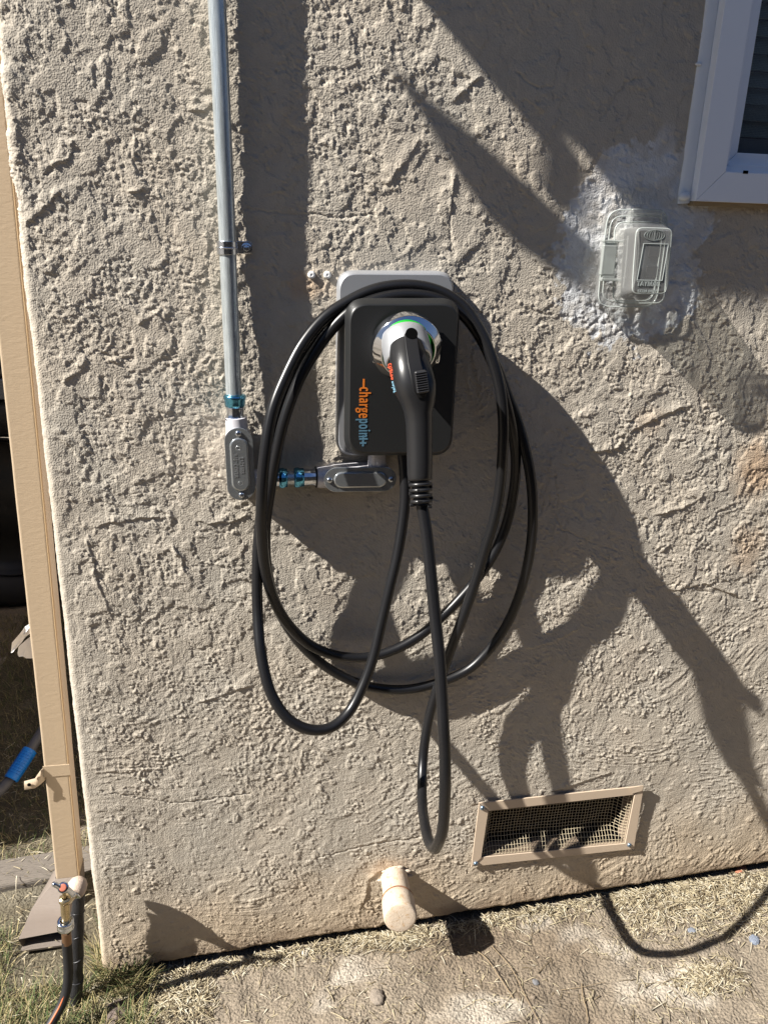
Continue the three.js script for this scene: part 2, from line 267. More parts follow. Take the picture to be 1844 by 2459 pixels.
{
  const us = [], R = 0.011; // u: distance along the unrolled profile, face starts at u = 0
  const arc = R * Math.PI / 2, dx = 0.00166;
  for (let u = -arc - 0.16; u < -arc - 0.008; u += 0.007) us.push(u);
  for (let u = -arc - 0.008; u < XR - (XC + R); u += dx) us.push(u);
  const nr = 1060, nu = us.length, pos = new Float32Array(nu * nr * 3), uv = new Float32Array(nu * nr * 2), idx = new Uint32Array((nu - 1) * (nr - 1) * 6);
  const edgeN = new Float32Array(nr);
  for (let j = 0; j < nr; j++) for (let i = 0; i < nu; i++) {
    const u = us[i]; let x, z, ax, az;
    if (u >= 0) { x = XC + R + u; z = 0; ax = 0; az = 1; }
    else if (u > -arc) { const t = -u / R; x = XC + R - R * Math.sin(t); z = -R + R * Math.cos(t); ax = -Math.sin(t); az = Math.cos(t); }
    else { x = XC; z = -R + (u + arc); ax = -1; az = 0; }
    const xs = XC + R + u, t = j / (nr - 1), yb = wallFoot(x) + 0.0045 * fb(xs * 30, 3.3, 4), y = lerp(yb, YTOP, t);
    let h = stucco(xs, y);
    if (u < 0.02) h *= lerp(1, 0.3, sst(0.02, -0.004, u) * sst(0.05, -0.2, y));
    if (u < 0.02) { const top = sst(-0.15, 0.1, y); h += sst(0.02, -0.01, u) * ((0.0006 + 0.006 * top) * pn(y * 11, 7.7) + (0.0004 + 0.0018 * top) * pn(y * 47, xs * 30) + 0.0006 * fb(y * 130, xs * 130, 2)); }
    const rnd = sst(0, 0.006, y - yb); h -= 0.003 * (1 - rnd);
    const o = j * nu + i; pos[o * 3] = x + ax * h; pos[o * 3 + 1] = y; pos[o * 3 + 2] = z + az * h; uv[o * 2] = (xs - XC) / (XR - XC); uv[o * 2 + 1] = (y + 1.40) / (YTOP + 1.40);
  }
  let k = 0;
  for (let j = 0; j < nr - 1; j++) for (let i = 0; i < nu - 1; i++) {
    const a = j * nu + i, x = pos[a * 3], y = pos[a * 3 + 1];
    if (x > win.x0 && x < win.x1 && y > win.y0) continue;
    if (x > vbox.x0 && x < vbox.x1 && y > vbox.y0 && y < vbox.y1) { // inside the slanted vent opening
      let ins = true; for (let e = 0; e < 4; e++) { const p = ventI[e], q = ventI[(e + 1) % 4]; if ((q.x - p.x) * (y - p.y) - (q.y - p.y) * (x - p.x) > 0.0006) ins = false; } if (ins) continue;
    }
    const b = a + nu; idx[k++] = a; idx[k++] = a + 1; idx[k++] = b; idx[k++] = a + 1; idx[k++] = b + 1; idx[k++] = b;
  }
  const g = new THREE.BufferGeometry(); g.setAttribute('position', new THREE.BufferAttribute(pos, 3)); g.setAttribute('uv', new THREE.BufferAttribute(uv, 2)); g.setIndex(new THREE.BufferAttribute(idx.slice(0, k), 1)); g.computeVertexNormals();
  const N = 2048, ux = i => XC + i / N * (XR - XC), uy = j => -1.40 + j / N * (YTOP + 1.40);
  const stains = [[1815, 1130, 75, 90, 0.85], [1790, 1320, 60, 80, 0.5], [1560, 1010, 60, 45, 0.25], [745, 690, 60, 30, 0.6], [935, 2085, 90, 40, 0.5], [205, 2330, 100, 60, 0.25]].map(q => { const c = at(q[0], q[1]); return [c.x, c.y, q[2] / 1500, q[3] / 1500, q[4]]; });
  const map = dataTex(N, N, (i, j) => {
    const x = ux(i), y = uy(j); let c = [0.425, 0.380, 0.314];
    const v = 1 + 0.07 * fb(x * 5, y * 5, 3) + 0.07 * fb(x * 60, y * 60, 2) + 0.06 * pn(x * 600, y * 600); const w = 0.035 * fb(x * 8 + 20, y * 8, 3);
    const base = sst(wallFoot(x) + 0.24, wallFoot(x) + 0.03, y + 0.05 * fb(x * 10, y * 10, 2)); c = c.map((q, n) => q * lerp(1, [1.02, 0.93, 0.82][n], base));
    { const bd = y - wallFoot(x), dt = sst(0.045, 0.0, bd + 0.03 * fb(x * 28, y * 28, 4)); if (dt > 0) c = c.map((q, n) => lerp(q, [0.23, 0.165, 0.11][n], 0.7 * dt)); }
    for (const s of stains) { const d = Math.hypot((x - s[0]) / s[2], (y - s[1]) / s[3]) + 0.5 * fb(x * 25, y * 25, 3); const a = s[4] * sst(1.2, 0.3, d); if (a > 0) c = c.map((q, n) => lerp(q, [0.47, 0.335, 0.22][n], a)); }
    const p = plaster(x, y); c = c.map((q, n) => lerp(q, [0.57, 0.58, 0.59][n], p * 0.95));
    return [c[0] * v * (1 + w), c[1] * v, c[2] * v * (1 - w)];
  }, true, false);
  const bmp = dataTex(N, N, (i, j) => { const x = ux(i), y = uy(j); return 0.5 + 0.25 * pn(x * 470, y * 470) + 0.25 * pn(x * 820, y * 820); }, false, false);
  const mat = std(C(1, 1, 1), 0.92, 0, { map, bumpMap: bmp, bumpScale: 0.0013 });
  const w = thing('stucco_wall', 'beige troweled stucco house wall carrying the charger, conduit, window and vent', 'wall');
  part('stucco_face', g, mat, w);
  const plain = std(C(0.45, 0.385, 0.32), 0.92, 0, { bumpMap: dataTex(512, 512, (i, j) => 0.5 + 0.35 * fb(i / 30, j / 30, 4) + 0.1 * pn(i / 4, j / 4)), bumpScale: 0.004 });
  const boxS = (x0, x1, y0, y1, z0, z1) => new THREE.BoxGeometry(x1 - x0, y1 - y0, z1 - z0).translate((x0 + x1) / 2, (y0 + y1) / 2, (z0 + z1) / 2);
  part('stucco_face', [boxS(XC, win.x0, YTOP - 0.01, 1.10, -0.16, -0.002), boxS(win.x0, win.x1, win.y1, 1.10, -0.16, -0.002), boxS(win.x1, 3.4, win.y0, 1.10, -0.16, -0.002), boxS(XR - 0.01, 3.4, -1.26, win.y0, -0.16, -0.002)], plain, w);
  part('side_wall', boxS(XC + 0.002, 3.4, -1.6, 1.10, -3.2, -0.165), plain, w);
  part('foundation', [boxS(XC + 0.012, 1.6, -1.8, -1.34, -0.16, -0.028), boxS(0.55, 3.4, -1.8, -1.285, -0.16, -0.029)], std(C(0.12, 0.11, 0.10), 0.95), w);
  // liner of the vent opening
  const vl = ventI.map(p => V(p.x, p.y, -0.0015)), vb = vl.map(p => V(p.x, p.y, -0.155));
  part('vent_opening', loft([vl, vb].map(a => a.flatMap((p, i) => [p, p.clone().lerp(a[(i + 1) % 4], 0.5)])), false, true), M.black, w);
}

// ---------------------------------------------------------------- roof edge above the picture (it shades the upper right of the wall)
{
  const r = thing('roof_eave', 'plain soffited roof eave overhanging the top of the stucco wall', 'eave');
  const wood = std(C(0.5, 0.44, 0.36), 0.8), x0 = -0.62, x1 = 3.6;
  const bx = (a, b, c, d, e, f) => new THREE.BoxGeometry(b - a, d - c, f - e).translate((a + b) / 2, (c + d) / 2, (e + f) / 2);
  part('soffit', bx(x0, x1, 1.08, 1.095, -3.4, 0.262), wood, r);
  part('fascia', bx(x0, x1, 1.082, 1.26, 0.263, 0.285), wood, r);
  part('gutter', [bx(x0, x1, 1.13, 1.24, 0.286, 0.288), bx(x0, x1, 1.13, 1.132, 0.288, 0.36), bx(x0, x1, 1.13, 1.25, 0.36, 0.362)], M.beige, r);
  part('roof', bx(x0, x1, 1.262, 1.30, -3.4, 0.30), std(C(0.1, 0.09, 0.085), 0.9), r);
  const poly = [[940, 165], [1110, 298], [1250, 425], [1330, 505], [1420, 585], [1460, 640], [1430, 715], [1380, 690], [1290, 622], [1180, 530], [1090, 400], [1010, 268]].map(q => { const p = at(q[0], q[1]), z = (1.04 - p.y) / 3.42; return new THREE.Vector2(p.x - 3.8 * z, z); });
  const fl = new THREE.ExtrudeGeometry(new THREE.Shape(poly), { depth: 0.003, bevelEnabled: false }).rotateX(Math.PI / 2).translate(0, 1.04, 0);
  part('loose_flashing', fl, M.galv, r);
  part('flashing_strap', bx(-0.63, -0.60, 1.036, 1.10, 0.285, 0.300), M.galv, r);
}
{ // weathered fence across the side yard, behind the photographer: dark, it faces away from the sun
  const f = thing('yard_fence', 'weathered dark board fence facing the stucco wall across the yard', 'fence'), wood = std(C(0.085, 0.082, 0.078), 0.9), bg = new RoundedBoxGeometry(0.14, 1.85, 0.02, 1, 0.003);
  for (let i = 0; i < 46; i++) part('board', bg.clone().translate(-1.6 + i * 0.147, -0.45, 2.05 + (i % 2) * 0.002), wood, f);
}
{ // board fence off to the left: shades the lawn behind the downspout
  const f = thing('board_fence', 'brown board fence running back beside the lawn', 'fence'), wood = std(C(0.18, 0.12, 0.07), 0.9), bg = new RoundedBoxGeometry(0.02, 1.55, 0.152, 1, 0.003);
  for (let i = 0; i < 22; i++) part('board', bg.clone().translate(-1.32 + (i % 2) * 0.021, -0.66, -0.27 - i * 0.142), wood, f);
  part('rail', new THREE.BoxGeometry(0.035, 0.08, 3.1).translate(-1.37, -0.3, -1.75), wood, f); part('rail', new THREE.BoxGeometry(0.035, 0.08, 3.1).translate(-1.37, -1.1, -1.75), wood, f);
}

// ---------------------------------------------------------------- conduit run
const font = await new FontLoader().loadAsync('fonts/droid/droid_sans_bold.typeface.json');
function text(str, size, depth, squash = 1) { const g = new TextGeometry(str, { font, size, depth, curveSegments: 4, bevelEnabled: false }); g.computeBoundingBox(); const b = g.boundingBox; g.translate(-(b.max.x + b.min.x) / 2, -(b.max.y + b.min.y) / 2, 0); g.scale(squash, 1, 1); return g; }
function screw(p, r, parent, mat = M.zinc, turn = 0.4) { // pan head with a cross slot, facing +z
  const h = lathe([[r, -0.0012], [r, r * 0.25], [r * 0.82, r * 0.55], [r * 0.45, r * 0.72], [0, r * 0.76]], p, V(0, 0, 1), 20);
  const s = part('screw', h, mat, parent);
  part('slot', [box(r * 1.3, r * 0.24, 0.0006, 0, 0, 0, 0.0001).rotateZ(turn).translate(p.x, p.y, p.z + r * 0.74), box(r * 0.24, r * 1.3, 0.0006, 0, 0, 0, 0.0001).rotateZ(turn).translate(p.x, p.y, p.z + r * 0.741)], M.gap, s); return s;
}
const EMT = 0.0116;
{
  const c = thing('conduit_pipe', 'galvanized vertical metal conduit pipe running up the stucco wall', 'conduit');
  const a = at(521.5, 0, 0.019), b = at(543.5, 500, 0.019), e = at(562.5, 950, 0.0245), up = a.clone().sub(b).normalize();
  const top = a.clone().addScaledVector(up, 0.83);
  part('pipe', new THREE.TubeGeometry(new THREE.CatmullRomCurve3([top, a.clone().lerp(top, 0.4), a, b, at(553, 740, 0.0205), e]), 90, EMT, 28), M.galv, c);
  // compression connector at its foot
  const n0 = at(564.5, 946, 0.0245), n1 = at(565, 976, 0.0248), n2 = at(566.5, 1006, 0.025), ax = n1.clone().sub(n0).normalize(), L = n0.distanceTo(n1), L2 = n1.distanceTo(n2);
  part('compression_nut', lathe([[EMT, 0], [0.0146, 0.0006], [0.0166, 0.003], [0.0166, 0.0065], [0.0152, 0.010], [0.0150, L * 0.8], [0.0143, L], [EMT, L]], n0, ax, 8), M.zincBlue, c);
  part('connector_body', lathe([[0.0128, 0], [0.0135, 0.001], [0.0128, 0.004], [0.0124, L2 * 0.6], [0.0140, L2 * 0.85], [0.0148, L2 * 0.92], [0.0148, L2], [0, L2]], n1, ax, 32), M.zinc, c);
  part('lock_ring', new THREE.TorusGeometry(0.0146, 0.0014, 8, 32).rotateX(Math.PI / 2).translate(n2.x, n2.y + 0.0005, n2.z), M.rubber, c);
}
{ // one-hole strap
  const s = thing('pipe_strap', 'shiny one hole strap clamping the vertical conduit to the wall', 'strap', at(545, 595, 0));
  const cc = at(545.5, 595, 0.019), h = 0.0175;
  const prof = []; for (let i = 0; i <= 24; i++) { const t = -Math.PI * 0.62 + i / 24 * Math.PI * 1.24; prof.push([t]); }
  const sh = new THREE.Shape(), r0 = EMT + 0.0004, r1 = EMT + 0.0022;
  prof.forEach(([t], i) => { const x = -Math.sin(t) * -r1, y = Math.cos(t) * r1; i ? sh.lineTo(x, y) : sh.moveTo(x, y); }); [...prof].reverse().forEach(([t]) => sh.lineTo(Math.sin(t) * r0, Math.cos(t) * r0)); sh.closePath();
  part('strap_band', [extr(sh, h, 0.0004).rotateX(Math.PI / 2).translate(cc.x, cc.y + h / 2, cc.z), new THREE.TorusGeometry(EMT + 0.0022, 0.0013, 8, 40, Math.PI * 1.24).rotateZ(-Math.PI * 0.12).rotateX(Math.PI / 2).rotateY(0).translate(cc.x, cc.y, cc.z)], M.zinc, s);
  const ec = at(587, 594.5, 0.006), es = new THREE.Shape(); es.moveTo(-0.011, -0.0085); es.lineTo(0.004, -0.0085); es.quadraticCurveTo(0.0115, -0.0085, 0.0115, 0); es.quadraticCurveTo(0.0115, 0.0085, 0.004, 0.0085); es.lineTo(-0.011, 0.0085); es.closePath();
  part('strap_ear', [extr(es, 0.002, 0.0005).translate(ec.x, ec.y, ec.z), box(0.0022, 0.017, 0.012, ec.x - 0.0105, ec.y, ec.z + 0.005, 0.0008)], M.zinc, s);
  part('washer', lathe([[0.0035, 0], [0.0072, 0], [0.0072, 0.0012], [0.0035, 0.0014]], V(ec.x + 0.003, ec.y - 0.0005, ec.z + 0.002), V(0, 0, 1), 24), M.zinc, s);
  part('screw_head', lathe([[0.0046, 0], [0.0046, 0.003], [0.0038, 0.0042], [0, 0.0046]], V(ec.x + 0.003, ec.y - 0.0005, ec.z + 0.003), V(0, 0, 1), 6), M.zinc, s);
}
// conduit bodies: a rounded casting, a stamped cover with a raised field, two screws, hubs
function conduitBody(name, label, A, B, w, hubs) { // A, B: centres of the cover's two ends on the plane of the cover
  const o = thing(name, label, 'fitting', V(A.x, A.y, 0));
  const mid = A.clone().lerp(B, 0.5), len = A.distanceTo(B), ang = Math.atan2(A.y - B.y, A.x - B.x) - Math.PI / 2, zc = A.z, put = g => g.rotateZ(ang).translate(mid.x, mid.y, 0);
  part('casting', put(extr(stadium(w - 0.003, len - 0.003), zc - 0.0035, 0.007, 4).translate(0, 0, 0.0025)), M.alu, o);
  const cov = part('cover', put(extr(stadium(w, len), 0.0022, 0.0007, 2, 28).translate(0, 0, zc - 0.001)), M.plate, o);
  part('raised_field', put(extr(stadium(w * 0.66, len * 0.74), 0.0065, 0.003, 4, 24).translate(0, 0, zc - 0.0026)), M.plate, o);
  for (const k of [-1, 1]) { const p = V(0, k * (len / 2 - 0.0085), 0).applyAxisAngle(V(0, 0, 1), ang); screw(V(mid.x + p.x, mid.y + p.y, zc + 0.0012), 0.0046, o, M.zinc, 0.3 + k); }
  for (const h of hubs) part('hub', h, M.alu, o);
  return { o, mid, ang, zc, put };
}
{
  const A = at(572, 1027, 0.043), B = at(581.5, 1201, 0.043), h0 = at(567.5, 1001, 0.026), h1 = at(571, 1050, 0.026), s0 = at(606, 1150, 0.026), s1 = at(640, 1149, 0.026);
  const c = conduitBody('elbow_fitting', 'upright oval conduit fitting with stamped lettering at the foot of the vertical conduit', A, B, 0.0415, [lathe([[0, 0], [0.0152, 0], [0.0158, 0.001], [0.0168, 0.03], [0.0172, 0.04]], h0, h1.clone().sub(h0), 28), cyl(s0.clone().setX(s0.x - 0.012), s1, 0.0150, 0.0142, 28)]);
  const z = c.zc + 0.0036, em = std(C(0.75, 0.77, 0.78), 0.3, 0.9);
  for (const [t, px, py, sz] of [['E121488', 582, 1118, 0.0056], ['3/4" COVER', 567, 1119, 0.0056]]) { const p = at(px, py, z); part('stamped_lettering', text(t, sz, 0.0007, 0.86).rotateZ(-Math.PI / 2 + 0.05).translate(p.x, p.y, z), em, c.o); }
  for (const [px, py] of [[572, 1076], [578, 1160]]) { const p = at(px, py, z); part('stamped_mark', [new THREE.TorusGeometry(0.0032, 0.0005, 6, 20).translate(p.x, p.y, z), text('U', 0.003, 0.0006).rotateZ(-1.2).translate(p.x - 0.0008, p.y + 0.0004, z), text('L', 0.003, 0.0006).rotateZ(-1.2).translate(p.x + 0.0008, p.y - 0.0006, z)], em, c.o); }
}
{
  const c = thing('conduit_coupling', 'short horizontal conduit with two blue compression nuts behind the cable loops', 'conduit', at(640, 1149, 0.026));
  const a = at(640, 1149.5, 0.026), b = at(762, 1145.5, 0.0255), d = b.clone().sub(a).normalize(), L = a.distanceTo(b), q = t => a.clone().addScaledVector(d, L * t);
  part('pipe', cyl(a, b, EMT * 0.93, EMT * 0.93, 28), M.galv, c);
  const nut = (t0, t1) => lathe([[0.0105, 0], [0.0150, 0.0005], [0.0163, 0.003], [0.0165, 0.007], [0.0150, 0.0095], [0.0150, L * (t1 - t0)], [0.0105, L * (t1 - t0)]], q(t0), d, 8);
  part('compression_nut', nut(0.24, 0.405), M.zincBlue, c); part('compression_nut', nut(0.535, 0.73), M.zincBlue, c);
  part('connector_body', lathe([[0.0128, 0], [0.0128, L * 0.12], [0.0122, L * 0.15], [0.0140, L * 0.22], [0.0146, L * 0.245], [0, L * 0.25]], q(0.73), d, 28), M.zinc, c);
  part('connector_body', lathe([[0.0128, 0], [0.0124, L * 0.16], [0.0142, L * 0.22], [0, L * 0.225]], q(0.24), d.clone().negate(), 28), M.zinc, c);
  const r = q(0.975); part('lock_ring', new THREE.TorusGeometry(0.0150, 0.0016, 8, 32).rotateY(Math.PI / 2).translate(r.x, r.y, r.z), M.rubber, c);
}
{
  const A = at(778, 1152.5, 0.043), B = at(951.5, 1150, 0.043), h0 = at(759, 1146, 0.0255), h1 = at(800, 1145, 0.0255), u0 = at(905, 1128, 0.028), u1 = at(905, 1088, 0.028);
  conduitBody('elbow_fitting', 'horizontal oval conduit fitting with blank cover under the wall charger', A, B, 0.039, [lathe([[0, 0], [0.0156, 0], [0.0165, 0.003], [0.0178, 0.028]], h0, h1.clone().sub(h0), 28), cyl(u0, u1, 0.0150, 0.0135, 24)]);
}
// two white wall plugs left of the charger
[[748, 660, 'white wall plug left of the charger top, the farther from the charger'], [786, 660, 'white wall plug left of the charger top, the nearer to the charger']].forEach(q => { const p = at(q[0], q[1], 0.001); tag(part('wall_plug', lathe([[0.0052, -0.004], [0.0054, 0.002], [0.0044, 0.0042], [0.002, 0.0046], [0, 0.0034]], p, V(0, 0, 1), 18), std(C(0.8, 0.8, 0.78), 0.35)), q[2], 'wall plug'); });

// ---------------------------------------------------------------- wall charger
{
  const c = thing('wall_charger', 'black and silver wall mounted car charger with the cable looped over it', 'charger', at(950, 900, 0));
  const bz = 0.020, bc = [at(812, 650, bz), at(1093, 652, bz), at(1086, 1096, bz), at(820, 1096, bz)];
  bc[3].x = bc[0].x + 0.001; bc[2].x = bc[1].x - 0.001;
  const L = (f, z) => rquad(insetZ(bc, f, z), 0.026 - f * 0.3, 8);
  part('back_plate', loft([L(0, 0.0005), L(0, 0.013), L(0.001, bz - 0.004), L(0.0045, bz), L(0.0062, bz + 0.0006)], false, true), M.silverPaint, c);
  const nk = [at(850, 720, 0.03), at(1070, 720, 0.03), at(1066, 1080, 0.03), at(846, 1080, 0.03)];
  part('cable_neck', loft([rquad(insetZ(nk, 0, 0.018), 0.03, 8), rquad(insetZ(nk, 0.004, 0.038), 0.03, 8), rquad(insetZ(nk, 0, 0.058), 0.03, 8)], false, false), M.rubber, c);
  const fz = 0.076, fc = [at(832, 718, fz), at(1111, 718, fz), at(1088, 1099, fz), at(829, 1099, fz)], rr = f => 0.030 - 0.4 * f;
  const FL = (f, z) => rquad(insetZ(fc, f, z), rr(f), 9);
  part('front_cover', loft([FL(0.004, 0.056), FL(0.0006, 0.0575), FL(0, 0.0595), FL(0, 0.0635), FL(0.0008, 0.0660), FL(0.0075, 0.0740), FL(0.0090, 0.0753), FL(0.0108, fz)], true, true), M.coverBlack, c);
  // printed name: orange then pale blue, reading downwards
  const z = fz + 0.0003, put = (g, px, py) => { const p = at(px, py, z); return g.rotateZ(-Math.PI / 2).translate(p.x, p.y, z); };
  const lt = (str, py, len) => { const g = text(str, 0.0205, 0.0003); g.computeBoundingBox(); g.scale(len / (g.boundingBox.max.x - g.boundingBox.min.x), 1, 1); return g; };
  const mm = (a, b) => at(873, a, z).distanceTo(at(873, b, z));
  part('printed_lettering', [put(lt('charge', 0, mm(930, 1004)).scale(1, 0.78, 1), 872, 967), put(box(mm(910, 931), 0.0028, 0.0003, 0, 0, 0, 0.0001), 873.5, 920.5)], M.orange, c);
  part('printed_lettering', [put(lt('poin', 0, mm(1006, 1050)).scale(1, 0.78, 1), 871.5, 1028), put(box(mm(1046, 1072), 0.0026, 0.0003, 0, 0, 0, 0.0001), 872, 1059), put(box(0.0026, 0.0125, 0.0003, 0, 0, 0.0001, 0.0001), 873, 1054), put(box(0.0026, 0.0095, 0.0003, 0, 0, 0.0001, 0.0001), 872, 1064)], M.lblue, c);
  // holster: bright dish with two flat flanks, green ring of light, silver collar
  const hd = V(0.02, -0.30, 1).normalize(), hp = at(974, 832, fz);
  const hol = part('holster', lathe([[0.0505, -0.014], [0.0505, -0.001], [0.0495, 0.001], [0.0478, 0.0020], [0.0400, 0.0105], [0.0385, 0.0112], [0.0372, 0.0105], [0.0362, -0.006]], hp.clone().addScaledVector(hd, 0.009), hd, 96), M.chrome, c);
  for (const [px, s] of [[901, -1], [1049, 1]]) { const e = at(px, 840, 0.073); part('flank', new RoundedBoxGeometry(0.0090, 0.038, 0.018, 4, 0.004).rotateX(0.2).translate(e.x, e.y, e.z), M.chrome, hol); }
  const gp = at(972, 820, 0.086); part('green_ring', lathe([[0.0352, -0.006], [0.0352, 0.010], [0.0345, 0.0115], [0.031, 0.012], [0.030, -0.006]], gp, V(0.02, -0.34, 1), 64), M.led, hol);
  const cd = V(0.03, -0.68, 0.78).normalize(), cp = at(973, 824, 0.099);
  part('collar', lathe([[0.029, -0.012], [0.0325, -0.010], [0.0335, 0.0], [0.0338, 0.012], [0.0335, 0.026], [0.0322, 0.032], [0.030, 0.0335], [0.0285, 0.032], [0.0275, 0.02], [0.0270, 0.0]], cp, cd, 72), M.silver, hol);
  const nt = at(988, 809, 0.1475); part('collar_notch', [new THREE.CylinderGeometry(0.0082, 0.0082, 0.010, 24).rotateX(0.95).translate(nt.x, nt.y + 0.002, nt.z - 0.003), box(0.0164, 0.014, 0.010, 0, 0, 0, 0.001).rotateX(-0.62).translate(nt.x, nt.y - 0.006, nt.z - 0.0005)], M.black, hol);
}

// ---------------------------------------------------------------- charging cable with its plug
{
  const c = thing('charging_cable', 'thick black charging cable hung in loops with its plug parked in the charger', 'charging cable', at(950, 900, 0.06));
  const P = [
    [966, 1085, .050], [970, 1120, .052], [972, 1200, .060], [956, 1322, .074], [934, 1417, .085], [912, 1512, .095], [895, 1582, .105], [873, 1643, .115], [839, 1708, .130], [798, 1745, .144], [752, 1753, .150], [697, 1730, .148], [653, 1669, .133], [627, 1569, .106], [618.5, 1460, .074], [619, 1330, .058], [626, 1243, .050],
    // up behind the front strand, over the charger neck (nearest the wall)
    [640, 1110, .042], [662, 1000, .036], [696, 900, .032], [738, 825, .030], [790, 762, .0295], [850, 726, .0295], [920, 710, .0295], [985, 706, .0295], [1050, 716, .0295], [1105, 746, .031], [1150, 802, .034], [1190, 878, .037], [1218, 950, .039], [1242, 1012, .039], [1262, 1085, .045], [1274, 1150, .049], [1278.5, 1214, .050], [1277, 1281, .048], [1266, 1357, .042], [1243.5, 1438, .032], [1208, 1514, .022], [1167, 1568, .017], [1122, 1609, .016], [1050, 1640, .016], [968, 1656, .016], [880, 1647, .016], [800, 1612, .018], [735, 1560, .022], [688, 1500, .028], [656, 1430, .036], [640, 1350, .042],
    // up the inner left strand
    [638, 1260, .046], [650, 1170, .050], [664, 1090, .053], [683, 1009, .053], [713, 926, .050], [752, 853, .047], [797, 790, .0465], [850, 742, .0465], [915, 716, .0465], [985, 708, .0465], [1050, 718, .0465], [1105, 750, .0465], [1150, 806, .048], [1186, 880, .052], [1212, 960, .052], [1229, 1030, .046], [1238, 1100, .036], [1234, 1170, .027], [1218, 1250, .020], [1194, 1313, .018], [1160, 1370, .018], [1116, 1424, .019], [1070, 1472, .022], [1012, 1523, .028], [947, 1560, .032], [882, 1578, .034], [817, 1576, .037], [752, 1553, .040], [700, 1508, .046], [661, 1447, .056], [639, 1374, .070], [629.5, 1287, .086], [628.5, 1204, .098],
    // up the outer left strand and over the top, in front
    [636, 1096, .096], [654, 987, .083], [688, 900, .068], [731, 820, .055], [782, 761, .046], [843, 720, .040], [904, 694, .038], [975, 685, .038], [1045, 696, .039], [1105, 730, .044], [1150, 790, .054], [1180, 860, .064], [1200, 935, .071], [1208, 1010, .074], [1206, 1095, .072], [1199, 1178, .066], [1185, 1250, .062], [1167, 1310, .058], [1149, 1371, .055], [1127, 1438, .054], [1106, 1496, .054], [1082, 1560, .050], [1058, 1630, .046], [1036, 1699, .047], [1022, 1766, .054], [1015, 1827, .068], [1013, 1881, .096], [1014, 1935, .140], [1021, 1985, .195], [1029, 2018, .232], [1042, 2038, .265], [1055, 2018, .290], [1063, 1990, .302], [1067, 1935, .310], [1068.5, 1881, .312], [1068, 1808, .306], [1065, 1754, .300], [1062, 1690, .288], [1056, 1590, .269], [1047, 1504, .251], [1036, 1395, .231], [1025, 1290, .212], [1015, 1222, .200], [1010, 1180, .194],
  ].map(q => at(...q));
  part('cord', tube(P, 0.0084, 1700, 16), M.cord, c);
  // plug: one swept body from the collar to the strain relief
  const S = [ // px, py, z of the axis, half width, half depth, exponent
    [977, 838, .126, .0240, .0235, 2], [980, 862, .142, .0252, .0250, 2.2], [985, 885, .154, .0272, .0262, 2.5], [991, 910, .162, .0279, .0262, 2.6], [997, 932, .167, .0276, .0252, 2.6], [1001, 950, .170, .0255, .0232, 2.4], [1003.5, 968, .172, .0227, .0208, 2.2], [1004.5, 988, .174, .0194, .0190, 2], [1006, 1015, .176, .0180, .0182, 2], [1007, 1060, .180, .0175, .0178, 2], [1007.5, 1100, .183, .0173, .0175, 2], [1007.5, 1140, .187, .0170, .0172, 2], [1008, 1150, .188, .0158, .0160, 2],
  ];
  const ax = S.map(q => at(q[0], q[1], q[2]));
  const loops = S.map((q, i) => { const t = ax[Math.min(i + 1, ax.length - 1)].clone().sub(ax[Math.max(i - 1, 0)]).normalize(), r = V(1, 0, 0).addScaledVector(t, -t.x).normalize(), u = r.clone().cross(t).normalize(); const L = []; for (let k = 0; k < 40; k++) { const a = k / 40 * 2 * Math.PI, ca = Math.cos(a), sa = Math.sin(a), e = 2 / q[5]; L.push(ax[i].clone().addScaledVector(r, q[3] * Math.sign(ca) * Math.pow(Math.abs(ca), e)).addScaledVector(u, q[4] * Math.sign(sa) * Math.pow(Math.abs(sa), e))); } return L; });
  const plug = part('plug_handle', loft(loops, true, true), M.handle, c);
  // strain relief: a sleeve of staggered slots
  const b0 = at(1008, 1146, .1875), b1 = at(1012, 1214, .199), bd = b1.clone().sub(b0).normalize(), bl = b0.distanceTo(b1), prof = [];
  for (let i = 0; i < 5; i++) { const t = i / 5 * bl, w = 0.0166 - i * 0.0004; prof.push([w, t], [w, t + bl * 0.11], [w - 0.0042, t + bl * 0.115], [w - 0.0042, t + bl * 0.195]); } prof.push([0.0145, bl * 0.985], [0.0105, bl], [0.0085, bl]);
  const sr = part('strain_relief', lathe(prof, b0, bd, 36), M.handle, plug);
  part('relief_bridge', [...Array(5)].flatMap((_, i) => [...Array(3)].map((_, k) => { const a = k * 2.094 + (i % 2) * 1.047 + 0.9, p = b0.clone().addScaledVector(bd, bl * (0.155 + i * 0.2)); return box(0.006, bl * 0.1, 0.005, p.x + 0.0140 * Math.cos(a), p.y, p.z + 0.0140 * Math.sin(a), 0.0006); })), M.handle, sr);
  // latch lever along the front of the plug, ribbed thumb pad
  const lv = [[986, 802, .145], [989, 830, .1610], [995, 870, .1805], [1003, 905, .1915], [1010, 935, .1945], [1013, 955, .1930]].map(q => at(...q)), wid = [0.0085, 0.0088, 0.0088, 0.0096, 0.0098, 0.005];
  const lev = part('latch_lever', loft(lv.map((p, i) => { const t = lv[Math.min(i + 1, 5)].clone().sub(lv[Math.max(i - 1, 0)]).normalize(), r = V(1, 0.05, 0).addScaledVector(t, -t.x).normalize(), u = t.clone().cross(r).normalize(), w = wid[i]; return rquad([p.clone().addScaledVector(r, -w).addScaledVector(u, 0.0005), p.clone().addScaledVector(r, w).addScaledVector(u, 0.0005), p.clone().addScaledVector(r, w).addScaledVector(u, -0.007), p.clone().addScaledVector(r, -w).addScaledVector(u, -0.007)], 0.0012, 2); })), std(C(0.008, 0.008, 0.009), 0.5, 0, { specularIntensity: 0.6 }), plug);
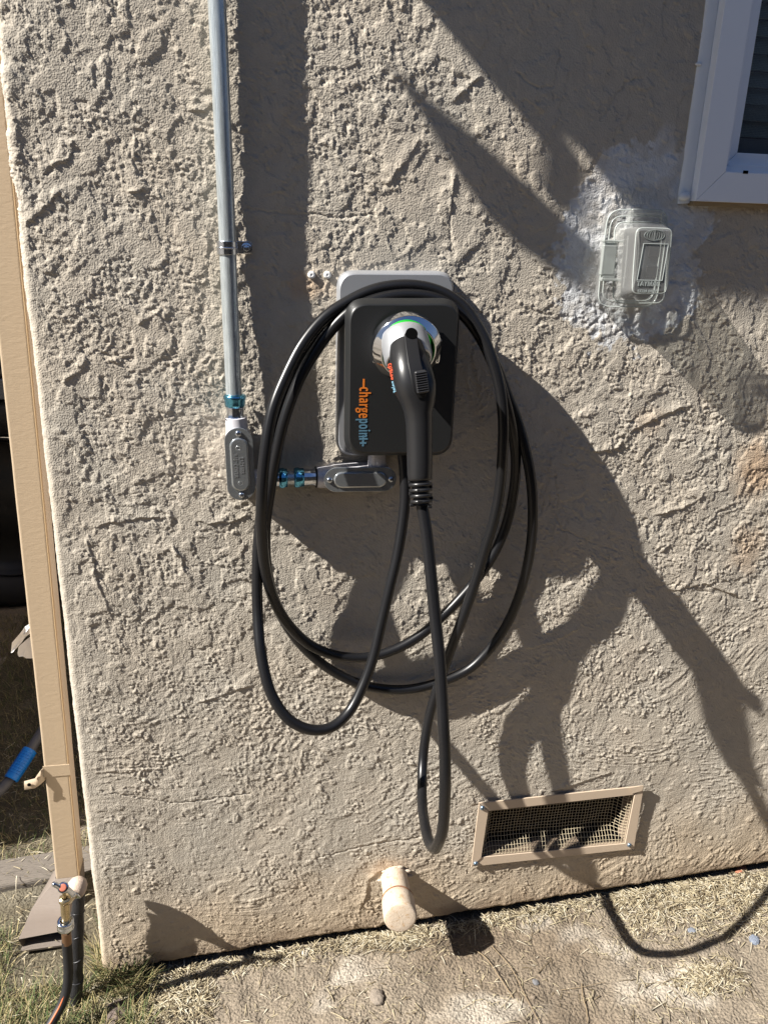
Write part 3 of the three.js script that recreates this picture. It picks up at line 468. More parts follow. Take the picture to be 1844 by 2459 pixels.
  const padA = at(1009, 890, .1965), padB = at(1016, 944, .1990), pd = padB.clone().sub(padA).normalize(), pr = V(1, 0, 0).addScaledVector(pd, -pd.x).normalize(), pu = pd.clone().cross(pr).normalize(), pm = new THREE.Matrix4().makeBasis(pr, pd.clone().negate(), pu), pl = padA.distanceTo(padB);
  const seat = g => g.applyMatrix4(pm).translate(padA.x, padA.y, padA.z);
  part('thumb_pad', [seat(box(0.0165, pl * 1.02, 0.007, 0, -pl / 2, -0.001, 0.003)), ...[...Array(9)].map((_, i) => seat(box(0.0158, pl * 0.055, 0.002, 0, -pl * (0.08 + i * 0.105), 0.003, 0.0007)))], std(C(0.014, 0.014, 0.016), 0.45), lev);
  // maker's name in red and pale blue on the left flank
  const f0 = at(936.5, 872, .158), f1 = at(952, 946, .171), fd = f1.clone().sub(f0), fl = fd.length(); fd.normalize(); const fn = V(-1, 0, 0.75).addScaledVector(fd, -V(-1, 0, 0.75).dot(fd)).normalize(), fs = fn.clone().cross(fd).normalize(), fm = new THREE.Matrix4().makeBasis(fd, fs.clone().negate(), fd.clone().cross(fs.clone().negate()));
  const side = (g, t) => { const p = f0.clone().addScaledVector(fd, fl * t).addScaledVector(fn, 0.001); return g.applyMatrix4(fm).translate(p.x, p.y, p.z); };
  const fit = (s, len, h) => { const g = text(s, h, 0.0006); g.computeBoundingBox(); return g.scale(len / (g.boundingBox.max.x - g.boundingBox.min.x), 1, 1); };
  part('printed_lettering', side(fit('charge', fl * 0.52, 0.008), 0.27), M.redPrint, plug); part('printed_lettering', side(fit('point', fl * 0.36, 0.008), 0.76), std(C(0.16, 0.32, 0.42), 0.5), plug);
}

// ---------------------------------------------------------------- clear outlet cover
{
  const clear = new THREE.MeshPhysicalMaterial({ color: C(0.83, 0.84, 0.83), roughness: 0.10, transmission: 0.86, thickness: 0, ior: 1.5, specularIntensity: 1, clearcoat: 0.6, clearcoatRoughness: 0.15 });
  const o = thing('outlet_cover', 'clear plastic weatherproof outlet cover surrounded by bare white plaster', 'outlet cover', at(1530, 620, 0));
  const b = [at(1459, 503, .016), at(1606, 503, .016), at(1590, 737, .016), at(1450, 737, .016)]; b[3].x = b[0].x; b[2].x = b[1].x;
  const BL = (f, z, r) => rquad(insetZ(b, f, z), r, 7);
  part('base', loft([BL(0, 0.001, 0.022), BL(0, 0.013, 0.022), BL(0.0015, 0.016, 0.021), BL(0.011, 0.0165, 0.018), BL(0.012, 0.012, 0.018)], false, false), clear, o);
  const r1 = [at(1475, 534, .017), at(1604, 534, .017), at(1592, 727, .017), at(1470, 727, .017)], r2 = [at(1500, 542, .045), at(1610, 542, .045), at(1596, 716, .045), at(1492, 716, .045)], r3 = [at(1526, 546, .066), at(1613, 548, .066), at(1598, 706, .066), at(1515, 706, .066)];
  const bulge = (c, k) => c.map((p, i) => p);
  const lid = part('lid', loft([rquad(r1, .016, 7), rquad(insetZ(r1, .001, .022), .016, 7), rquad(r2, .014, 7), rquad(r3, .010, 7), rquad(insetZ(r3, .0022, .0685), .008, 7), rquad(insetZ(r3, .005, .0692), .006, 7)], false, true), clear, o);
  const ridge = [[1532, 552, .069], [1533, 585, .0685], [1531, 620, .068], [1527, 655, .068], [1520, 690, .068]].map(q => at(...q)); part('rib', tube(ridge, 0.0012, 30, 6), clear, lid);
  part('rib', tube([[1507, 566, .047], [1504, 610, .046], [1499, 660, .045], [1495, 692, .044]].map(q => at(...q)), 0.0011, 24, 6), clear, lid);
  const rimM = new THREE.MeshPhysicalMaterial({ color: C(0.62, 0.66, 0.64), roughness: 0.15, transmission: 0.35, thickness: 0 }), loopTube = (c, r, rad) => tube(rquad(c, r, 5), rad, 160, 6, true);
  part('rim', loopTube(insetZ(b, 0.0005, .0165), .022, 0.0010), rimM, o); part('rim', loopTube(insetZ(b, 0.0115, .0165), .017, 0.0008), rimM, o);
  part('rim', loopTube(insetZ(r3, 0.001, .0672), .0095, 0.0010), rimM, lid); part('rim', loopTube(insetZ(r1, -0.0005, .0185), .016, 0.0010), rimM, lid);
  const z = .0695, em = new THREE.MeshPhysicalMaterial({ color: C(0.50, 0.54, 0.53), roughness: 0.15, transmission: 0.45, thickness: 0 });
  const put = (g, px, py) => { const p = at(px, py, z); return g.translate(p.x, p.y, z); };
  part('embossed_lettering', [put(text('TAYMAC', 0.0072, 0.0006, 0.92), 1556, 681), put(text('EXTRA DUTY', 0.0042, 0.0006, 0.9), 1553, 699)], em, lid);
  const el = at(1571, 565, z), ell = []; for (let i = -4; i <= 4; i++) ell.push(new THREE.TorusGeometry(0.0075, 0.00035, 5, 36).scale(Math.max(0.05, Math.abs(i) / 4) * 2.1, 1, 1).translate(el.x, el.y, z));
  part('embossed_emblem', ell, em, lid);
  const w0 = at(1545, 585, z), w1 = at(1592, 674, z), bar = (x0, y0, x1, y1) => cyl(V(x0, y0, z), V(x1, y1, z), 0.0007, 0.0007, 6);
  part('rib', [bar(w0.x, w0.y, w1.x, w0.y), bar(w1.x, w0.y, w1.x - 0.002, w1.y), bar(w1.x - 0.002, w1.y, w0.x - 0.003, w1.y), bar(w0.x - 0.003, w1.y, w0.x, w0.y)], em, lid);
  // hinge on the left edge
  const hz = .026, hp = (x, y) => at(x, y, hz), hm = new THREE.MeshPhysicalMaterial({ color: C(0.55, 0.58, 0.56), roughness: 0.3, transmission: 0.6, thickness: 0 });
  const h = hp(1459, 625); part('hinge', [box(0.022, 0.044, 0.008, h.x, h.y, hz, 0.002), (() => { const p = hp(1470, 579); return box(0.032, 0.003, 0.010, p.x, p.y, hz, 0.001); })(), (() => { const p = hp(1464, 672); return box(0.032, 0.004, 0.010, p.x, p.y, hz, 0.001); })(), (() => { const p = hp(1463, 590); return box(0.020, 0.009, 0.007, p.x, p.y, hz, 0.001); })(), (() => { const p = hp(1459, 662); return box(0.020, 0.008, 0.007, p.x, p.y, hz, 0.001); })()], hm, o);
  part('top_hook', [(() => { const p = at(1512, 524, .022); return box(0.006, 0.020, 0.010, p.x, p.y, .022, 0.001); })(), (() => { const p = at(1588, 526, .022); return box(0.004, 0.016, 0.008, p.x, p.y, .022, 0.001); })(), (() => { const p = at(1550, 508, .022); return box(0.050, 0.008, 0.012, p.x, p.y, .022, 0.003); })()], clear, o);
  const bi = [at(1497, 548, .003), at(1600, 548, .003), at(1592, 718, .003), at(1488, 718, .003)]; part('box_interior', loft([rquad(bi, .008, 5), rquad(insetZ(bi, 0.001, .0045), .008, 5)], false, true), std(C(0.05, 0.052, 0.05), 0.8), o);
  // the receptacle behind the lid
  const rc = at(1566, 628, .014), dark = std(C(0.03, 0.035, 0.04), 0.5);
  const re = part('receptacle', box(0.030, 0.060, 0.012, rc.x, rc.y, 0.008, 0.002), dark, o);
  for (const s of [-1, 1]) part('socket', box(0.020, 0.018, 0.003, rc.x, rc.y + s * 0.015, 0.0155, 0.003), std(C(0.012, 0.013, 0.015), 0.5), re);
}

// ---------------------------------------------------------------- window
{
  const w = thing('window', 'white vinyl framed window with dark slatted blinds in the upper right', 'window', at(1667, 482, 0));
  const zf = 0.020, x0 = (at(1743, 0, zf).x + at(1667, 482, zf).x) / 2, y0 = at(1667, 482, zf).y, x1 = win.x1 - 0.01, y1 = win.y1 - 0.01;
  const fw = at(1810, 0, zf).x - at(1743, 0, zf).x;
  const bar = (p, zt, zb, bev = 0.0012) => { const s = new THREE.Shape(p.map(q => new THREE.Vector2(q[0], q[1]))); return extr(s, zt - zb, bev, 2).translate(0, 0, zb); };
  const ring = (a, b, c, d, t, zt, zb, name, mat) => { const g = 0.00025;
    part(name, bar([[a, b], [a + t, b + t], [a + t, d - t], [a, d]].map(q => [q[0] - 0, q[1] + 0]), zt, zb), mat, w); part(name, bar([[a + g, b - g], [c - g, b - g], [c - t - g, b + t - g], [a + t + g, b + t - g]], zt, zb), mat, w);
    part(name, bar([[c, b], [c, d], [c - t, d - t], [c - t, b + t]], zt, zb), mat, w); part(name, bar([[a + g, d + g], [a + t + g, d - t + g], [c - t - g, d - t + g], [c - g, d + g]], zt, zb), mat, w); };
  ring(x0, y0, x1, y1, fw, zf, -0.06, 'frame_member', M.vinyl);
  ring(x0 + fw + 0.0005, y0 + fw + 0.0005, x1 - fw - 0.0005, y1 - fw - 0.0005, 0.011, 0.006, -0.055, 'frame_member', M.vinyl);
  const a = x0 + fw + 0.0118, b = y0 + fw + 0.0118, c = x1 - fw - 0.0118, d = y1 - fw - 0.0118;
  ring(a, b, c, d, 0.017, -0.004, -0.050, 'sash', M.vinyl);
  const gx0 = a + 0.0175, gy0 = b + 0.0175, gx1 = c - 0.0175, gy1 = d - 0.0175;
  part('glass_pane', new THREE.BoxGeometry(gx1 - gx0, gy1 - gy0, 0.003).translate((gx0 + gx1) / 2, (gy0 + gy1) / 2, -0.030), M.glass, w);
  // insect screen: a fine weave across the opening
  const scr = []; for (let x = gx0; x < gx1; x += 0.0022) if (x < gx0 + 0.16) scr.push(new THREE.BoxGeometry(0.0005, gy1 - gy0, 0.0003).translate(x, (gy0 + gy1) / 2, -0.0115)); for (let y = gy0; y < gy0 + 0.42; y += 0.0022) scr.push(new THREE.BoxGeometry(gx1 - gx0, 0.0005, 0.0003).translate((gx0 + gx1) / 2, y, -0.012));
  const sm = part('insect_screen', scr, std(C(0.09, 0.10, 0.11), 0.6), w); sm.userData.kind = 'stuff';
  const sl = std(C(0.30, 0.36, 0.32), 0.6), slg = new RoundedBoxGeometry(gx1 - gx0 + 0.03, 0.0025, 0.030, 1, 0.001);
  for (let i = 0; i < 24; i++) { const y = gy0 + 0.042 + i * 0.0235; part('blind_slat', slg.clone().rotateX(0.95).translate((gx0 + gx1) / 2, y, -0.085), sl, w); }
  part('blind_rail', box(gx1 - gx0 + 0.03, 0.022, 0.03, (gx0 + gx1) / 2, gy0 + 0.016, -0.085, 0.002), std(C(0.16, 0.18, 0.19), 0.6), w);
  part('reveal', [new THREE.BoxGeometry(0.01, y1 - y0, 0.10).translate(x0 + 0.005, (y0 + y1) / 2, -0.112), new THREE.BoxGeometry(x1 - x0 - 0.03, 0.01, 0.10).translate((x0 + x1) / 2, y0 + 0.005, -0.112), new THREE.BoxGeometry(x1 - x0 - 0.03, y1 - y0 - 0.03, 0.004).translate((x0 + x1) / 2, (y0 + y1) / 2, -0.160)], M.black, w);
  // sealant bead down the left and under the frame, weep slot
  const bead = []; const rr = mulberry(5); for (let i = 0; i <= 60; i++) { const y = lerp(y0 - 0.004, y1, i / 60); bead.push(V(x0 - 0.009 + 0.0012 * pn(y * 60, 2), y, 0.003 + 0.001 * pn(y * 45, 8))); }
  part('sealant_bead', [tube(bead, 0.0105, 400, 10).scale(1, 1, 0.45), new THREE.SphereGeometry(0.008, 14, 10).scale(1.2, 0.8, 0.8).translate(x0 - 0.013, y0 + 0.006, 0.008), new THREE.SphereGeometry(0.004, 10, 8).scale(1.3, 0.6, 0.8).translate(x0 - 0.019, at(1688, 157, 0).y, 0.006)], M.caulk, w);
  const sp = at(1789, 413.5, zf); part('weep_slot', box(0.0085, 0.0045, 0.001, sp.x, sp.y, zf + 0.0002, 0.0003), M.black, w);
  part('sill_gap', new THREE.BoxGeometry(x1 - x0, 0.006, 0.02).translate((x0 + x1) / 2, y0 - 0.0035, 0.004), std(C(0.30, 0.22, 0.12), 0.9), w);
}

// ---------------------------------------------------------------- crawl space vent
{
  const v = thing('foundation_vent', 'painted metal foundation vent with square wire mesh low on the wall', 'vent', at(1335, 1985, 0));
  const o = ventC.map(p => V(p.x, p.y, 0)), i0 = [at(1171, 1946, 0.006), at(1521, 1907, 0.006), at(1498, 2024, 0.006), at(1154, 2057, 0.006)].map(p => V(p.x, p.y, 0));
  const outer = o.map((p, k) => p), z1 = 0.0055, th = 0.0026;
  for (let k = 0; k < 4; k++) { const n = (k + 1) % 4, s = new THREE.Shape([outer[k], outer[n], i0[n], i0[k]].map(p => new THREE.Vector2(p.x, p.y))); part('flange', extr(s, th, 0.0006, 2).translate(0, 0, z1 + (k % 2) * 0.0014), M.ventPaint, v); }
  part('side_lip', loft([i0.map(p => V(p.x, p.y, z1 + 0.001)), i0.map(p => V(p.x, p.y, -0.03))].map(L => L.flatMap((p, k) => [p, p.clone().lerp(L[(k + 1) % 4], 0.5)])), false, false), std(C(0.16, 0.12, 0.085), 0.7), v);
  const bil = (a, b) => i0[0].clone().lerp(i0[1], a).lerp(i0[3].clone().lerp(i0[2], a), b);
  const W = i0[0].distanceTo(i0[1]), H = i0[0].distanceTo(i0[3]), dz = (a, b) => { const l = sst(0, 0.02, a * W), r = sst(0, 0.03, (1 - a) * W), t = sst(0, 0.012, b * H), bo = sst(0, 0.035, (1 - b) * H); return 0.003 - 0.024 * l * r * t * bo + 0.0018 * pn(a * 9, b * 5); };
  const mesh = [], nx = Math.round(W / 0.0064), ny = Math.round(H / 0.0064), wp = (a, b, s) => { const p = bil(a, b); return V(p.x + 0.0007 * pn(b * 7, a * 40 + 3), p.y + 0.0007 * pn(a * 11 + 5, b * 30), dz(a, b) + s); };
  for (let k = 0; k <= nx; k++) { const pts = []; for (let q = 0; q <= 20; q++) pts.push(wp(k / nx, q / 20, 0.0004)); mesh.push(tube(pts, 0.0004, 24, 5)); }
  for (let k = 0; k <= ny; k++) { const pts = []; for (let q = 0; q <= 40; q++) pts.push(wp(q / 40, k / ny, -0.0004)); mesh.push(tube(pts, 0.0004, 60, 5)); }
  part('wire_mesh', mesh, M.wire, v);
  const sm = std(C(0.28, 0.40, 0.55), 0.3, 0.9);
  for (const [px, py] of [[1158, 1940], [1142, 2073], [1510, 2029]]) screw(at(px, py, z1 + th + 0.0014), 0.0044, v, sm, px);
  const f = part('bent_corner', loft([[at(1512, 1892, 0.011), at(1545, 1886, 0.012), at(1541, 1899, 0.012), at(1516, 1906, 0.011)], [at(1512, 1892, 0.009), at(1545, 1886, 0.009), at(1541, 1899, 0.009), at(1516, 1906, 0.009)]], true, true), M.ventPaint, v);
}

// ---------------------------------------------------------------- capped pipe stub
{
  const st = thing('pipe_stub', 'tan painted capped pipe stub sticking out of the wall foot', 'pipe', at(946, 2098, 0));
  const a = at(945, 2098, -0.01), b = at(962, 2206, 0.118), d = b.clone().sub(a).normalize(), L = a.distanceTo(b), R = 0.0262, tex = dataTex(256, 256, (i, j) => { let c = [0.50, 0.41, 0.315]; const n = fb(i / 20, j / 20, 4) + 0.3 * pn(i / 3, j / 3); if (n < -0.28) c = [0.42, 0.30, 0.19]; return c.map(q => q * (1 + 0.12 * pn(i / 5, j / 5))); }, true);
  const mt = std(C(1, 1, 1), 0.7, 0, { map: tex, bumpMap: smudge, bumpScale: 0.0012 });
  part('pipe', lathe([[R, 0], [R, L * 0.6], [R * 1.02, L * 0.62]], a, d, 40), mt, st);
  part('cap', lathe([[R, 0], [R * 1.10, 0.002], [R * 1.16, 0.006], [R * 1.14, 0.009], [R * 1.16, 0.012], [R * 1.17, L * 0.40 - 0.008], [R * 1.12, L * 0.40 - 0.003], [R * 1.0, L * 0.40 - 0.0008], [R * 0.6, L * 0.40], [0, L * 0.40]], a.clone().addScaledVector(d, L * 0.60), d, 44), mt, st);
  const t0 = L * 0.605; part('rust_band', new THREE.TorusGeometry(R * 1.075, 0.0020, 8, 48).applyQuaternion(new THREE.Quaternion().setFromUnitVectors(V(0, 0, 1), d)).translate(a.x + d.x * t0, a.y + d.y * t0, a.z + d.z * t0), std(C(0.26, 0.12, 0.06), 0.9, 0, { bumpMap: smudge, bumpScale: 0.002 }), st);
  const cr = mulberry(21), cg = []; for (let i = 0; i < 12; i++) { const t = 0.4 + 2.4 * cr() * 6.283, p = V(a.x + Math.cos(t) * (R + 0.004 * cr()), a.y + Math.sin(t) * (R + 0.004 * cr()), 0.001 + 0.004 * cr()); cg.push(new THREE.IcosahedronGeometry(0.003 + 0.004 * cr(), 1).scale(1.3, 0.6, 0.5).translate(p.x, p.y, p.z)); }
  part('mortar_collar', cg, std(C(0.46, 0.39, 0.31), 0.95), st);
}

// ---------------------------------------------------------------- downspout at the corner
{
  const d = thing('downspout', 'tan painted square downspout standing left of the wall corner', 'downspout', at(180, 2140, -0.22));
  const zf = -0.215, w = 0.047, dp = 0.052, tl = at(3, 880, zf), bl = at(137, 2130, zf), lean = (tl.x - bl.x) / (tl.y - bl.y), X = y => bl.x + lean * (y - bl.y);
  const yt = 1.05, yb = bl.y + 0.01, S = 60, loops = [];
  for (let i = 0; i <= S; i++) { const y = lerp(yb, yt, i / S), x = X(y) + 0.0006 * pn(y * 9, 1), L = rquad([V(x, y, zf), V(x + w, y, zf), V(x + w, y, zf - dp), V(x, y, zf - dp)], 0.005, 4); loops.push(L); }
  const g = loft(loops, false, false); { const p = g.attributes.position, u = g.attributes.uv; for (let i = 0; i < p.count; i++) u.setXY(i, u.getX(i) * 1.5, p.getY(i) * 3); }
  part('downspout_pipe', g, M.beige, d);
  part('front_seam', tube([...Array(30)].map((_, i) => { const y = lerp(yb, yt, i / 29); return V(X(y) + w * 0.985, y, zf - 0.0015); }), 0.0018, 120, 6), std(C(0.36, 0.25, 0.14), 0.5), d);
  // kicked-out elbow resting on the ground
  const e0 = [at(136, 2118, zf + 0.002), at(186, 2118, zf + 0.002)], top = [at(74, 2186, -0.175), at(150, 2172, -0.175)], fr = [at(44, 2256, -0.088), at(150, 2236, -0.088)], lo = [at(54, 2286, -0.083), at(152, 2272, -0.083)];
  const y0 = yb + 0.012, x0 = X(y0);
  const A = [V(x0 - 0.001, y0, zf - dp - 0.001), V(x0 + w + 0.001, y0, zf - dp - 0.001), V(x0 + w + 0.001, y0, zf + 0.001), V(x0 - 0.001, y0, zf + 0.001)];
  const B = [V(x0 - 0.008, y0 - 0.050, zf - dp), V(x0 + w, y0 - 0.050, zf - dp), top[1].clone(), top[0].clone()];
  const Cc = [V(lo[0].x, lo[0].y + 0.002, fr[0].z - 0.004), V(lo[1].x, lo[1].y + 0.002, fr[0].z - 0.004), fr[1], fr[0]];
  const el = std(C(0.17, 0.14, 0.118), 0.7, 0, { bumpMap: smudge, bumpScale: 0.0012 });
  const eg = loft([rquad(A, 0.004, 3), rquad(B, 0.004, 3), rquad(B.map((p, i) => p.clone().lerp(Cc[i], 0.5)), 0.004, 3), rquad(Cc, 0.003, 3)], false, false);
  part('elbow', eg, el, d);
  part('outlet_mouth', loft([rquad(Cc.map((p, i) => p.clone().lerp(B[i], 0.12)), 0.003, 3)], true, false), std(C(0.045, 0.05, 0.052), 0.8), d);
  part('elbow_lip', loft([rquad([lo[0].clone().add(V(-0.002, -0.001, 0)), lo[1].clone().add(V(0.002, -0.001, 0)), lo[1].clone().add(V(0.002, 0.004, 0.001)), lo[0].clone().add(V(-0.002, 0.004, 0.001))], 0.001, 2), rquad([lo[0].clone().add(V(-0.002, -0.001, -0.03)), lo[1].clone().add(V(0.002, -0.001, -0.03)), lo[1].clone().add(V(0.002, 0.003, -0.03)), lo[0].clone().add(V(-0.002, 0.003, -0.03))], 0.001, 2)], true, true), el, d);
  // strap with its free end bent out to the left
  const sy = at(140, 1850, zf).y, sx = X(sy);
  const q = (px, py, z) => at(px, py, z), sp = [[111, 1838, 1872, zf - 0.004], [98, 1850, 1884, zf + 0.006], [85, 1869, 1893, zf + 0.012], [59, 1876, 1897, zf + 0.014]];
  const sg = loft(sp.flatMap(([x, a, b, z]) => [[q(x, a, z), q(x, b, z), q(x, b, z - 0.0014), q(x, a, z - 0.0014)]]), true, true); part('strap_tab', sg, M.beige, d);
  const hp = q(71, 1884.5, zf + 0.0145); part('strap_hole', new THREE.CylinderGeometry(0.0036, 0.0036, 0.0012, 18).rotateX(Math.PI / 2).translate(hp.x, hp.y, hp.z), M.black, d);
  part('strap_band', box(w + 0.003, 0.026, 0.0016, sx + w / 2, sy, zf + 0.0005, 0.0005), M.beige, d);
}

// ---------------------------------------------------------------- riser, hose tap, hose
{
  const r = thing('water_riser', 'upright water pipe wrapped in ragged black insulation beside the wall corner', 'pipe', at(184, 2459, 0.04));
  const p0 = at(189, 2150, 0.040), p1 = at(184, 2459, 0.042), pts = []; for (let i = 0; i <= 40; i++) { const t = i / 40 * 1.15; pts.push(p0.clone().lerp(p1, t)); }
  const rings = pts.map((p, i) => { const L = []; for (let k = 0; k < 24; k++) { const a = k / 24 * 6.2832, w = 0.0108 + 0.0007 * pn(a * 1.6 + 3, i * 0.55) + 0.0006 * Math.sin(a + i * 0.9); L.push(V(p.x + w * Math.cos(a), p.y, p.z - w * Math.sin(a))); } return L; });
  part('insulation', loft(rings.reverse(), true, true), std(C(0.016, 0.016, 0.018), 0.5, 0, { bumpMap: smudge, bumpScale: 0.002 }), r);
  for (let i = 0; i < 5; i++) { const p = p0.clone().lerp(p1, 0.12 + i * 0.17); part('tape_turn', new THREE.TorusGeometry(0.0112, 0.0011, 6, 28).rotateX(Math.PI / 2 - 0.35).rotateY(i).translate(p.x, p.y, p.z), std(C(0.02, 0.02, 0.023), 0.35), r); }

  const t = thing('hose_tap', 'brass garden hose tap with chrome cross handle on a painted elbow', 'tap', at(160, 2180, 0.08));
  const e = [[190, 2175, .040], [191, 2152, .040], [190, 2132, .042], [184, 2122, .052], [176, 2128, .068]].map(q => at(...q));
  const cone = std(C(0.56, 0.44, 0.35), 0.65, 0, { bumpMap: smudge, bumpScale: 0.002 });
  const ec = at(187, 2128, .044), ed = V(-0.35, -0.35, 0.87).normalize();
  part('painted_elbow', lathe([[0, -0.016], [0.009, -0.014], [0.0145, -0.008], [0.0165, 0.0], [0.0165, 0.008], [0.015, 0.013], [0.0125, 0.0135], [0, 0.0135]], ec, ed, 36), cone, t);
  const f = ec.clone().addScaledVector(ed, 0.0136); part('flange_ring', lathe([[0.007, 0], [0.0128, 0], [0.0132, 0.002], [0.0122, 0.0035], [0.007, 0.004]], f, ed, 32), M.zinc, t);
  const hd = at(153, 2131, .112), bn = at(157, 2160, .098), bt = at(160, 2222, .088), up = hd.clone().sub(bn).normalize();
  part('valve_neck', cyl(f, bn.clone().lerp(bt, 0.12), 0.0078, 0.0082, 24), M.brass, t);
  part('bonnet_nut', lathe([[0.006, -0.006], [0.0098, -0.004], [0.0102, 0.002], [0.0090, 0.0045], [0.005, 0.006]], bn, up, 6), M.brass, t);
  part('stem', cyl(bn, hd, 0.0032, 0.003, 16), M.brass, t);
  const dn = bt.clone().sub(bn), bp = s => bn.clone().addScaledVector(dn, s);
  part('valve_body', lathe([[0.0072, 0], [0.0078, 0.004], [0.0074, dn.length() * 0.35], [0.0068, dn.length() * 0.8], [0.0068, dn.length() * 1.1]], bn, dn, 28), M.brass, t);
  const ha = at(132, 2123, .113), hb = at(177, 2148, .110), hh = part('cross_handle', [tube([ha, hd.clone().add(V(-0.004, 0.001, 0)), hd, hd.clone().add(V(0.004, -0.002, 0)), hb], 0.0043, 30, 14), new THREE.SphereGeometry(0.0043, 14, 10).translate(ha.x, ha.y, ha.z), new THREE.SphereGeometry(0.0046, 14, 10).translate(hb.x, hb.y, hb.z), lathe([[0.0085, -0.003], [0.0088, 0.001], [0.0075, 0.0035], [0, 0.0035]], hd, up.clone().add(V(0, 0, 0.8)).normalize(), 28)], M.zinc, t);
  const uu = up.clone().add(V(0, 0, 0.8)).normalize(), hc = hd.clone().addScaledVector(uu, 0.0038); part('handle_badge', lathe([[0.0058, -0.001], [0.0058, 0.0006], [0.004, 0.0009], [0, 0.0009]], hc, uu, 24), std(C(0.42, 0.13, 0.08), 0.6), hh);

  const h = thing('garden_hose', 'black garden hose with an orange stripe coupled to the tap', 'hose', at(150, 2300, .09));
  const c0 = at(158, 2210, .089), c1 = at(159, 2240, .087), cd = c1.clone().sub(c0);
  part('coupling', lathe([[0.0085, 0], [0.0125, 0], [0.0132, 0.002], [0.0132, 0.0065], [0.0122, 0.008], [0.0122, 0.010], [0.0136, 0.0115], [0.0136, 0.0165], [0.0118, 0.018], [0.009, 0.018]], c0, cd, 28), M.zinc, h);
  part('ferrule', cyl(at(160, 2238, .087), at(162, 2264, .086), 0.0078, 0.0082, 22), std(C(0.24, 0.14, 0.08), 0.35, 0.7), h);
  const hp = [[161, 2258, .086], [164, 2300, .085], [165, 2340, .087], [160, 2380, .092], [149, 2412, .100], [134, 2440, .110], [116, 2470, .122], [95, 2500, .135], [70, 2520, .15]].map(q => at(...q));
  const hcv = new THREE.CatmullRomCurve3(hp, false, 'centripetal'); part('hose_tube', new THREE.TubeGeometry(hcv, 160, 0.0082, 18), M.rubber, h);
  const sp = []; for (let i = 0; i <= 50; i++) { const p = hcv.getPoint(i / 50 * 0.985 + 0.01); const v = CAM.clone().sub(p).normalize(); sp.push(p.clone().addScaledVector(v, 0.0074).add(V(-0.0018, 0, 0))); } part('orange_stripe', tube(sp, 0.0017, 150, 8), std(C(0.62, 0.15, 0.05), 0.5), h);
}

// ---------------------------------------------------------------- left of the corner
const gnd = (px, py) => { const d = V(px - 922, -(py - 1229.5), -F).transformDirection(MC); let y = -1.345; for (let i = 0; i < 6; i++) { const t = (y - CAM.y) / d.y, p = CAM.clone().addScaledVector(d, t); y = groundY(p.x, p.z); } const t = (y - CAM.y) / d.y; return CAM.clone().addScaledVector(d, t); };
{
  const a = gnd(0, 2146), b = gnd(135, 2128), f = gnd(20, 2240);
  const conc = std(C(0.155, 0.135, 0.115), 0.95, 0, { bumpMap: dataTex(256, 256, (i, j) => 0.5 + 0.3 * fb(i / 12, j / 12, 4) + 0.2 * pn(i / 2.5, j / 2.5)), bumpScale: 0.004 });
  const g = new RoundedBoxGeometry(1.25, 0.05, 0.085, 4, 0.008); const p = g.attributes.position; for (let i = 0; i < p.count; i++) p.setY(i, p.getY(i) + 0.003 * pn(p.getX(i) * 20, p.getZ(i) * 30));
  g.computeVertexNormals(); tag(part('concrete_kerb', g.rotateY(0.10).translate(-0.95, a.y - 0.004, (a.z + b.z) / 2 - 0.0), conc), 'low concrete garden kerb running left behind the downspout elbow', 'kerb');
}
{ // white torn scrap wedged behind the downspout
  const w = thing('white_scrap', 'torn piece of white plastic sheet wedged behind the downspout', 'plastic scrap', at(60, 1550, -0.30)), m = std(C(0.78, 0.78, 0.78), 0.5);
  const q = (x, y, z) => at(x, y, z), sheet = (pts, n) => { const f = pts.map(p => q(...p)), bk = f.map(p => p.clone().add(V(0.0004, 0, -0.002))); return loft([f, bk], true, true); };
  part('torn_flap', sheet([[86, 1488, -.30], [76, 1496, -.30], [60, 1506, -.295], [50, 1520, -.285], [30, 1543, -.275], [27, 1568, -.272], [32, 1566, -.272], [52, 1544, -.285], [62, 1530, -.295], [86, 1512, -.30]]), m, w);
  part('torn_flap', sheet([[88, 1524, -.295], [70, 1532, -.29], [58, 1542, -.285], [46, 1552, -.28], [43, 1568, -.278], [46, 1577, -.278], [56, 1576, -.28], [64, 1581, -.282], [98, 1581, -.295]]), m, w);
}
{ // grey pole with a blue sleeve
  const p = thing('sleeved_pole', 'grey pole with a bright blue plastic sleeve lying in the shaded grass', 'pole', at(50, 1810, -0.5));
  const a = at(-30, 1925, -0.46), b = at(14, 1885, -0.50), c = at(27, 1872, -0.505), d = at(74, 1800, -0.56), e = at(125, 1720, -0.62);
  part('pole_tube', tube([a, b, d, e], 0.0125, 60, 14), std(C(0.10, 0.10, 0.11), 0.5), p);
  const dir = d.clone().sub(c).normalize(), L = c.distanceTo(d);
  part('sleeve', lathe([[0.0155, 0], [0.0172, 0.003], [0.0172, L - 0.002], [0.0160, L]], c, dir, 8), std(C(0.01, 0.22, 0.75), 0.4), p);
  part('sleeve_ridge', [...Array(9)].map((_, i) => new THREE.TorusGeometry(0.0172, 0.0009, 5, 20).applyQuaternion(new THREE.Quaternion().setFromUnitVectors(V(0, 0, 1), dir)).translate(...c.clone().addScaledVector(dir, L * (0.2 + i * 0.085)).toArray())), std(C(0.012, 0.24, 0.78), 0.4), p);
}
